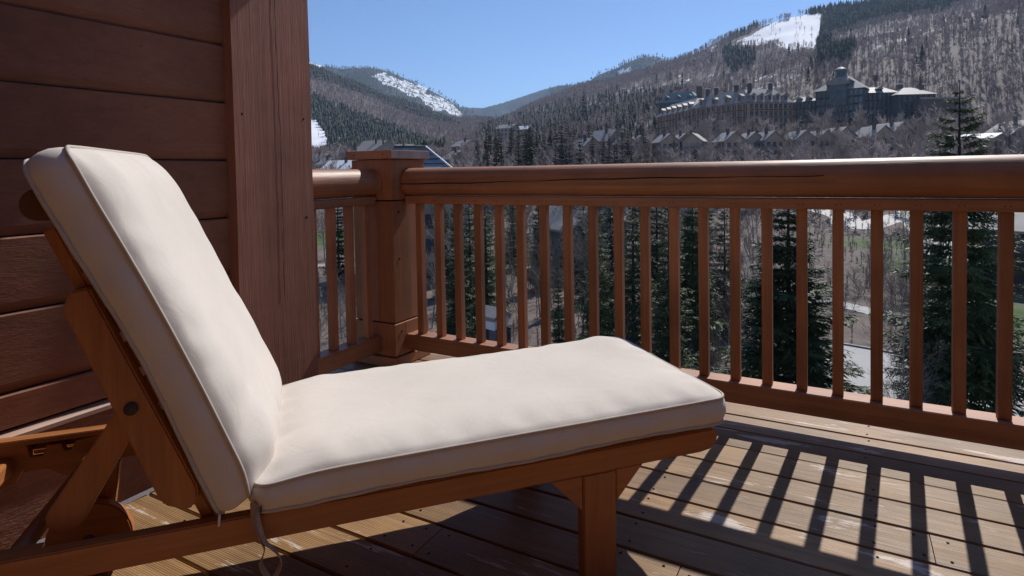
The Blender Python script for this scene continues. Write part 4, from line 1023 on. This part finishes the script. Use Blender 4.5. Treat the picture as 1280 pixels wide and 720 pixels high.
for px, yr, d, wd, rz, wm, rm in ((398, 193, 330, 12, .9, 'walltan', 'rooffar'), (418, 189, 360, 13, .8, 'walltan', 'rooffar'), (412, 198, 270, 12, .3, 'wallfar', 'rooffar'), (430, 201, 240, 11, .9, 'wallfar', 'snowcap'),
                              (470, 176, 330, 20, 1.0, 'walltan', 'rooffar'), (484, 178, 322, 14, .1, 'walltan', 'rooffar'), (502, 181, 320, 16, 1.2, 'walltan', 'rooffar'), (572, 189, 240, 11, .3, 'walltan', 'rooffar'), (582, 176, 290, 9, .5, 'wallfar', 'rooffar'), (606, 197, 215, 10, .7, 'walltan', 'rooffar'),
                              (635, 156, 420, 9, 1.0, 'walltan', 'rooffar'), (655, 158, 430, 8, .9, 'walltan', 'snowcap')):
    gable('valley_house', px, yr, d, wd, 13, 5.5, wd*.3, rz, M[wm], M[rm], 'small pale house at the mouth of the valley behind the railing', 'house', GH)

# near condominium with a blue standing seam roof (behind the post cap)
c = far_at(532, 184, 78); cx, cy = c[0], c[1]; an = az_of(532)
cd = empty('condominium', (cx, cy, GZ-.5), (0, 0, -an+R(8))); tag(cd, 'building with a steep blue metal hipped roof behind the post cap', 'building')
zr = c[2]-GZ+.5; ze = zr-5.6
box('wall', -8.4, 4.6, -4.6, 4.6, 0, ze, M['walltan'], cd)
V = [(-9.5, -5.6, ze), (5.6, -5.6, ze), (5.6, 5.6, ze), (-9.5, 5.6, ze), (-4, 0, zr), (0, 0, zr)]
rf = mesh_obj('roof', V, [(0, 1, 5, 4), (1, 2, 5), (2, 3, 4, 5), (3, 0, 4), (3, 2, 1, 0)], M['roofmetal'], cd)
for q in range(9):                                # ribs across the front slope
    f = (q+.5)/9; tube('roof_rib', [(-9.5+5.5*f, -5.6+5.6*f-.03, ze+5.6*f+.05), (5.6-5.6*f, -5.6+5.6*f-.03, ze+5.6*f+.05)], .075 if q % 3 else .13, M['trimfar'], rf, 4)
for q in range(5):                                # dark panels below the ridge
    x = -3.9+q*.86
    for r_ in range(2):
        f0, f1 = .80+.085*r_, .875+.085*r_; V = [(x, -5.6+5.6*f0-.1, ze+5.6*f0+.1), (x+.8, -5.6+5.6*f0-.1, ze+5.6*f0+.1), (x+.8, -5.6+5.6*f1-.1, ze+5.6*f1+.1), (x, -5.6+5.6*f1-.1, ze+5.6*f1+.1)]
        V += [(v[0], v[1]+.05, v[2]-.05) for v in V]; mesh_obj('solar_panel', V, [(0, 1, 2, 3), (7, 6, 5, 4), (0, 4, 5, 1), (1, 5, 6, 2), (2, 6, 7, 3), (3, 7, 4, 0)], M['glassfar'], rf)
tube('hip_flashing', [(5.6, -5.6, ze+.1), (0, 0, zr+.1)], .13, M['snowcap'], rf, 5); tube('hip_flashing', [(5.6, 5.6, ze+.1), (0, 0, zr+.1)], .13, M['walltan'], rf, 5); tube('ridge_flashing', [(-4, 0, zr+.1), (0, 0, zr+.1)], .12, M['trimfar'], rf, 5)
for q in range(4):
    for iz in range(3): box('window', -.8, .8, -.06, .04, -.9, .9, M['glassfar'], cd, loc=(-6.7+q*3, -4.61, 2+iz*3))
# houses half hidden behind the balusters
gable('lodge', 722, 250, 80, 8.5, 10, 5, 3.4, .55, M['wallgreen'], M['rooffar'], 'dark house with a pale grey roof behind the balusters', win=(2, 2))
gable('chalet', 1296, 247, 85, 9.5, 9, 5, 3.2, 1.35, M['trimfar'], M['rooffar'], 'dark timber house with a pale roof beside the green lawn', win=(2, 1), chim=False)
gable('garden_shed', 613, 388, 40, 1.3, 1.5, .5, .45, .8, M['snowcap'], M['rooffar'], 'small white shed down among the shrubs behind the balusters', win=(1, 1), chim=False, over=.15)
# parked white van far below
# ---------------- hotel
def wing(parent, A, B, depth, zb, ze, zr, floors, bays, wm, rm, dorm, setb=.32, lit=()):
    """block along A-B (plan points), its front towards the viewer; mansard roof"""
    A, B = Vector((A[0], A[1], 0)), Vector((B[0], B[1], 0)); t = (B-A); Ln = t.length; t.normalize(); n = Vector((t.y, -t.x, 0))
    mid = (A+B)/2
    if n.dot(Vector((-mid.x, -mid.y, 0))) < 0: n = -n
    def W(a, o, z): v = A+t*a+n*o; return (v.x, v.y, z)
    def boxw(name, a0, a1, o0, o1, z0, z1, mt, par):
        V = [W(a, o, z) for z in (z0, z1) for a, o in ((a0, o0), (a1, o0), (a1, o1), (a0, o1))]
        return mesh_obj(name, V, [(0, 1, 2, 3), (4, 7, 6, 5), (0, 4, 5, 1), (1, 5, 6, 2), (2, 6, 7, 3), (3, 7, 4, 0)], mt, par)
    boxw('wall', 0, Ln, -depth, 0, zb, ze, wm, parent)
    s = depth*setb; o_ = .9
    V = [W(-o_, o_, ze), W(Ln+o_, o_, ze), W(Ln+o_, -depth-o_, ze), W(-o_, -depth-o_, ze), W(s, -s, zr), W(Ln-s, -s, zr), W(Ln-s, -depth+s, zr), W(s, -depth+s, zr)]
    rf = mesh_obj('roof', V, [(0, 1, 5, 4), (1, 2, 6, 5), (2, 3, 7, 6), (3, 0, 4, 7), (4, 5, 6, 7), (3, 2, 1, 0)], rm, parent)
    fh = (ze-zb)/floors; bw = Ln/bays
    for f in range(floors):
        boxw('balcony', .3, Ln-.3, .02, .9, zb+fh*f-.12, zb+fh*f+.12, M['trimfar'], parent)
        for b in range(bays):
            a = bw*(b+.5); wn = boxw('window', a-bw*.36, a+bw*.36, -.1, .06, zb+fh*f+.5, zb+fh*f+fh*.82, M['glassfar'], parent)
            if bw*594/300 > 5: boxw('mullion', a-.10, a+.10, .06, .14, zb+fh*f+.5, zb+fh*f+fh*.82, wm, wn)
    for b in range(bays+1): boxw('pier', max(0, bw*b-.25), min(Ln, bw*b+.25), .02, .6, zb, ze-.05, wm, parent)
    for q in range(dorm):
        a = Ln*(q+.7)/(dorm+.4); z0 = ze+.5; h_ = (zr-ze)*.42; o1 = .1
        dm = boxw('dormer', a-1.05, a+1.05, -s*.75, o1-.6, z0, z0+h_, wm, parent)
        V = [W(a-1.5, o1-.2, z0+h_), W(a+1.5, o1-.2, z0+h_), W(a, o1-.2, z0+h_+1.2), W(a-1.5, -s, z0+h_), W(a+1.5, -s, z0+h_), W(a, -s, z0+h_+1.2)]
        mesh_obj('dormer_roof', V, [(0, 1, 2), (0, 2, 5, 3), (1, 4, 5, 2), (0, 3, 4, 1), (3, 5, 4)], rm, dm)
        boxw('dormer_window', a-.7, a+.7, o1-.6, o1-.5, z0+.3, z0+h_-.2, M['glassfar'], dm)
    return W, boxw
def plan(px, d): a = az_of(px); return (d*math.sin(a), d*math.cos(a))
def zp(px, py, d): return zpix(px, py, d)
h1 = empty('hotel', (*plan(930, 300), zp(930, 175, 300))); tag(h1, 'big brown hotel with dormers, chimneys and a pale mansard roof', 'hotel')
h1.location = (0, 0, 0)
ze = zp(900, 133, 300); zr = zp(900, 117, 306); zb = zp(900, 176, 300)
W1, bx1 = wing(h1, plan(823, 342), plan(866, 306), 17, zb, ze-.4, zr-.8, 5, 11, M['wallfar'], M['rooffar'], 6)
W2, bx2 = wing(h1, plan(866, 306), plan(936, 288), 18, zb, ze, zr, 5, 11, M['wallfar'], M['rooffar'], 4)
W3, bx3 = wing(h1, plan(936, 288), plan(990, 300), 17, zb, ze, zr, 5, 9, M['wallfar'], M['rooffar'], 5)
for bxn, a in ((bx2, 4), (bx2, 9), (bx2, 20), (bx3, 3.5), (bx3, 14)):
    c = bxn('chimney', a, a+1.3, -6.6, -5, zr-4, zr+2.6, M['chim'], h1); bxn('chimney_cap', a-.2, a+1.5, -6.8, -4.8, zr+2.62, zr+3.0, M['snowcap'], c)
h2 = empty('annex', (0, 0, 0)); tag(h2, 'hotel annex with a verdigris green roof behind the brown hotel', 'building')
ze2 = zp(845, 128, 350)
WA, bxa = wing(h2, plan(824, 352), plan(872, 345), 14, ze2-14, ze2, zp(845, 115, 350), 4, 8, M['wallgreen'], M['roofgreen'], 3)
c = bxa('chimney', 20, 22.4, -8, -5.6, ze2+2, ze2+8.5, M['chim'], h2)
# chateau
h3 = empty('chateau', (0, 0, 0)); tag(h3, 'dark green chateau with a domed cupola on the hillside', 'building')
zb3 = zp(1045, 150, 300)
WC, bxc = wing(h3, plan(1020, 300), plan(1079, 296), 22, zb3, zp(1045, 112.5, 298), zp(1045, 95, 306), 4, 10, M['wallgreen'], M['rooffar'], 2, setb=.36)
z0 = zp(1050, 97, 306); z1 = zp(1050, 88, 306)
cc = plan(1051, 307)
def ngon(name, c, r, z0, z1, n, mt, par, r2=None):
    r2 = r if r2 is None else r2; V = [(c[0]+r*math.cos(2*math.pi*q/n), c[1]+r*math.sin(2*math.pi*q/n), z0) for q in range(n)]+[(c[0]+r2*math.cos(2*math.pi*q/n), c[1]+r2*math.sin(2*math.pi*q/n), z1) for q in range(n)]
    return mesh_obj(name, V, [(q, (q+1) % n, n+(q+1) % n, n+q) for q in range(n)]+[tuple(range(n, 2*n)), tuple(range(n))[::-1]], mt, par)
cu = ngon('cupola', cc, 2.3, z0-1.5, z1, 8, M['wallgreen'], h3)
for q in range(8):
    an = 2*math.pi*(q+.5)/8; box('cupola_window', -.07, .07, -.6, .6, 0, 1.9, M['glassfar'], cu, loc=(cc[0]+2.13*math.cos(an), cc[1]+2.13*math.sin(an), z0+.9), rot=(0, 0, an))
dm = ngon('cupola_dome', cc, 2.9, z1, z1+.5, 12, M['roofgreen'], h3, 2.7); ngon('dome_crown', cc, 2.6, z1+.5, z1+1.5, 12, M['roofgreen'], dm, 1.2); ngon('finial', cc, .25, z1+1.5, z1+2.4, 6, M['snowcap'], dm, .1)
# big arched gable on the front
g = bxc('gable_bay', 5.5, 12.5, .05, 1.1, zb3+6, zp(1045, 107, 298), M['wallgreen'], h3)
bxc('great_window', 6.3, 11.7, 1.12, 1.24, zp(1045, 114, 298), zp(1045, 105.5, 298), M['glassfar'], g)
for q in range(3): bxc('mullion', 7.5+1.4*q, 7.62+1.4*q, 1.25, 1.32, zp(1045, 114, 298), zp(1045, 105.5, 298), M['trimfar'], g)
for iz in range(3):
    for ix in range(4): bxc('window', 6.1+1.6*ix, 7.1+1.6*ix, 1.12, 1.2, zp(1045, 118+iz*9, 298)-2, zp(1045, 118+iz*9, 298), M['glassfar'], h3)
V = []
for s_, o_ in ((0, 1.6), (1, -8)):
    for q in range(9):
        an = math.pi*q/8; V.append(WC(9-4.6*math.cos(an), o_, zp(1045, 106.5, 298)+2.7*math.sin(an)))
mesh_obj('gable_roof', V, [(q, q+1, q+10, q+9) for q in range(8)]+[tuple(range(9))[::-1], tuple(range(9, 18))], M['rooffar'], g)
bxc('chimney', 21, 22.6, -9, -7.4, zp(1045, 104, 300), zp(1045, 97, 300), M['chim'], h3)
WL, bxl = wing(h3, plan(990, 306), plan(1019, 303), 12, zb3, zp(1005, 127, 304), zp(1005, 120.5, 306), 3, 6, M['wallgreen'], M['rooffar'], 2)
WRr, bxr = wing(h3, plan(1080, 300), plan(1121, 306), 13, zb3-2, zp(1100, 116, 303), zp(1100, 108.5, 306), 4, 7, M['wallgreen'], M['rooffar'], 1)
cr_ = bxr('chimney', 15.5, 17.5, -5, -3, zp(1100, 110, 303), zp(1115, 104, 303), M['chim'], h3); bxr('chimney_cap', 15.2, 17.8, -5.3, -2.7, zp(1115, 104, 303)+.02, zp(1115, 104, 303)+.4, M['snowcap'], cr_)
WT, bxt = wing(h3, plan(1122, 300), plan(1168, 308), 14, zb3-4, zp(1145, 118, 304), zp(1145, 108.5, 308), 4, 7, M['wallgreen'], M['rooffar'], 0, setb=.42)
ct = bxt('chimney', 12, 14, -7, -5, zp(1145, 110, 303), zp(1150, 103.5, 303), M['chim'], h3)
bxt('terrace', 6, 24, 1.0, 6, zb3-4, zp(1160, 124, 300), M['chim'], h3); bxt('terrace_parapet', 5.6, 24.4, 5.5, 6.4, zp(1160, 124, 300)+.02, zp(1160, 122, 300), M['walltan'], h3)

for e, px, d in ((h1, 910, 300), (h2, 848, 350), (h3, 1060, 303)):   # stand each building's empty at its base
    bx_, by_ = plan(px, d); bz_ = tz1(bx_, by_); e.location = (bx_, by_, bz_)
    for c in e.children: c.location = (c.location[0]-bx_, c.location[1]-by_, c.location[2]-bz_)

# ------------------------------------------------------------------ air
bm = box_bm(-4600, 2700, -2400, 5600, -330, 720)
hm = bpy.data.materials.new('valley_air'); hm.use_nodes = True; hn = hm.node_tree; hn.nodes.clear()
ho = hn.nodes.new('ShaderNodeOutputMaterial'); hv = hn.nodes.new('ShaderNodeVolumePrincipled'); hv.inputs['Color'].default_value = (.52, .70, 1, 1); hv.inputs['Density'].default_value = .0001; hv.inputs['Anisotropy'].default_value = .3
hn.links.new(hv.outputs[0], ho.inputs['Volume'])
hz = bm_obj('haze', bm, hm); tag(hz, kind='stuff')
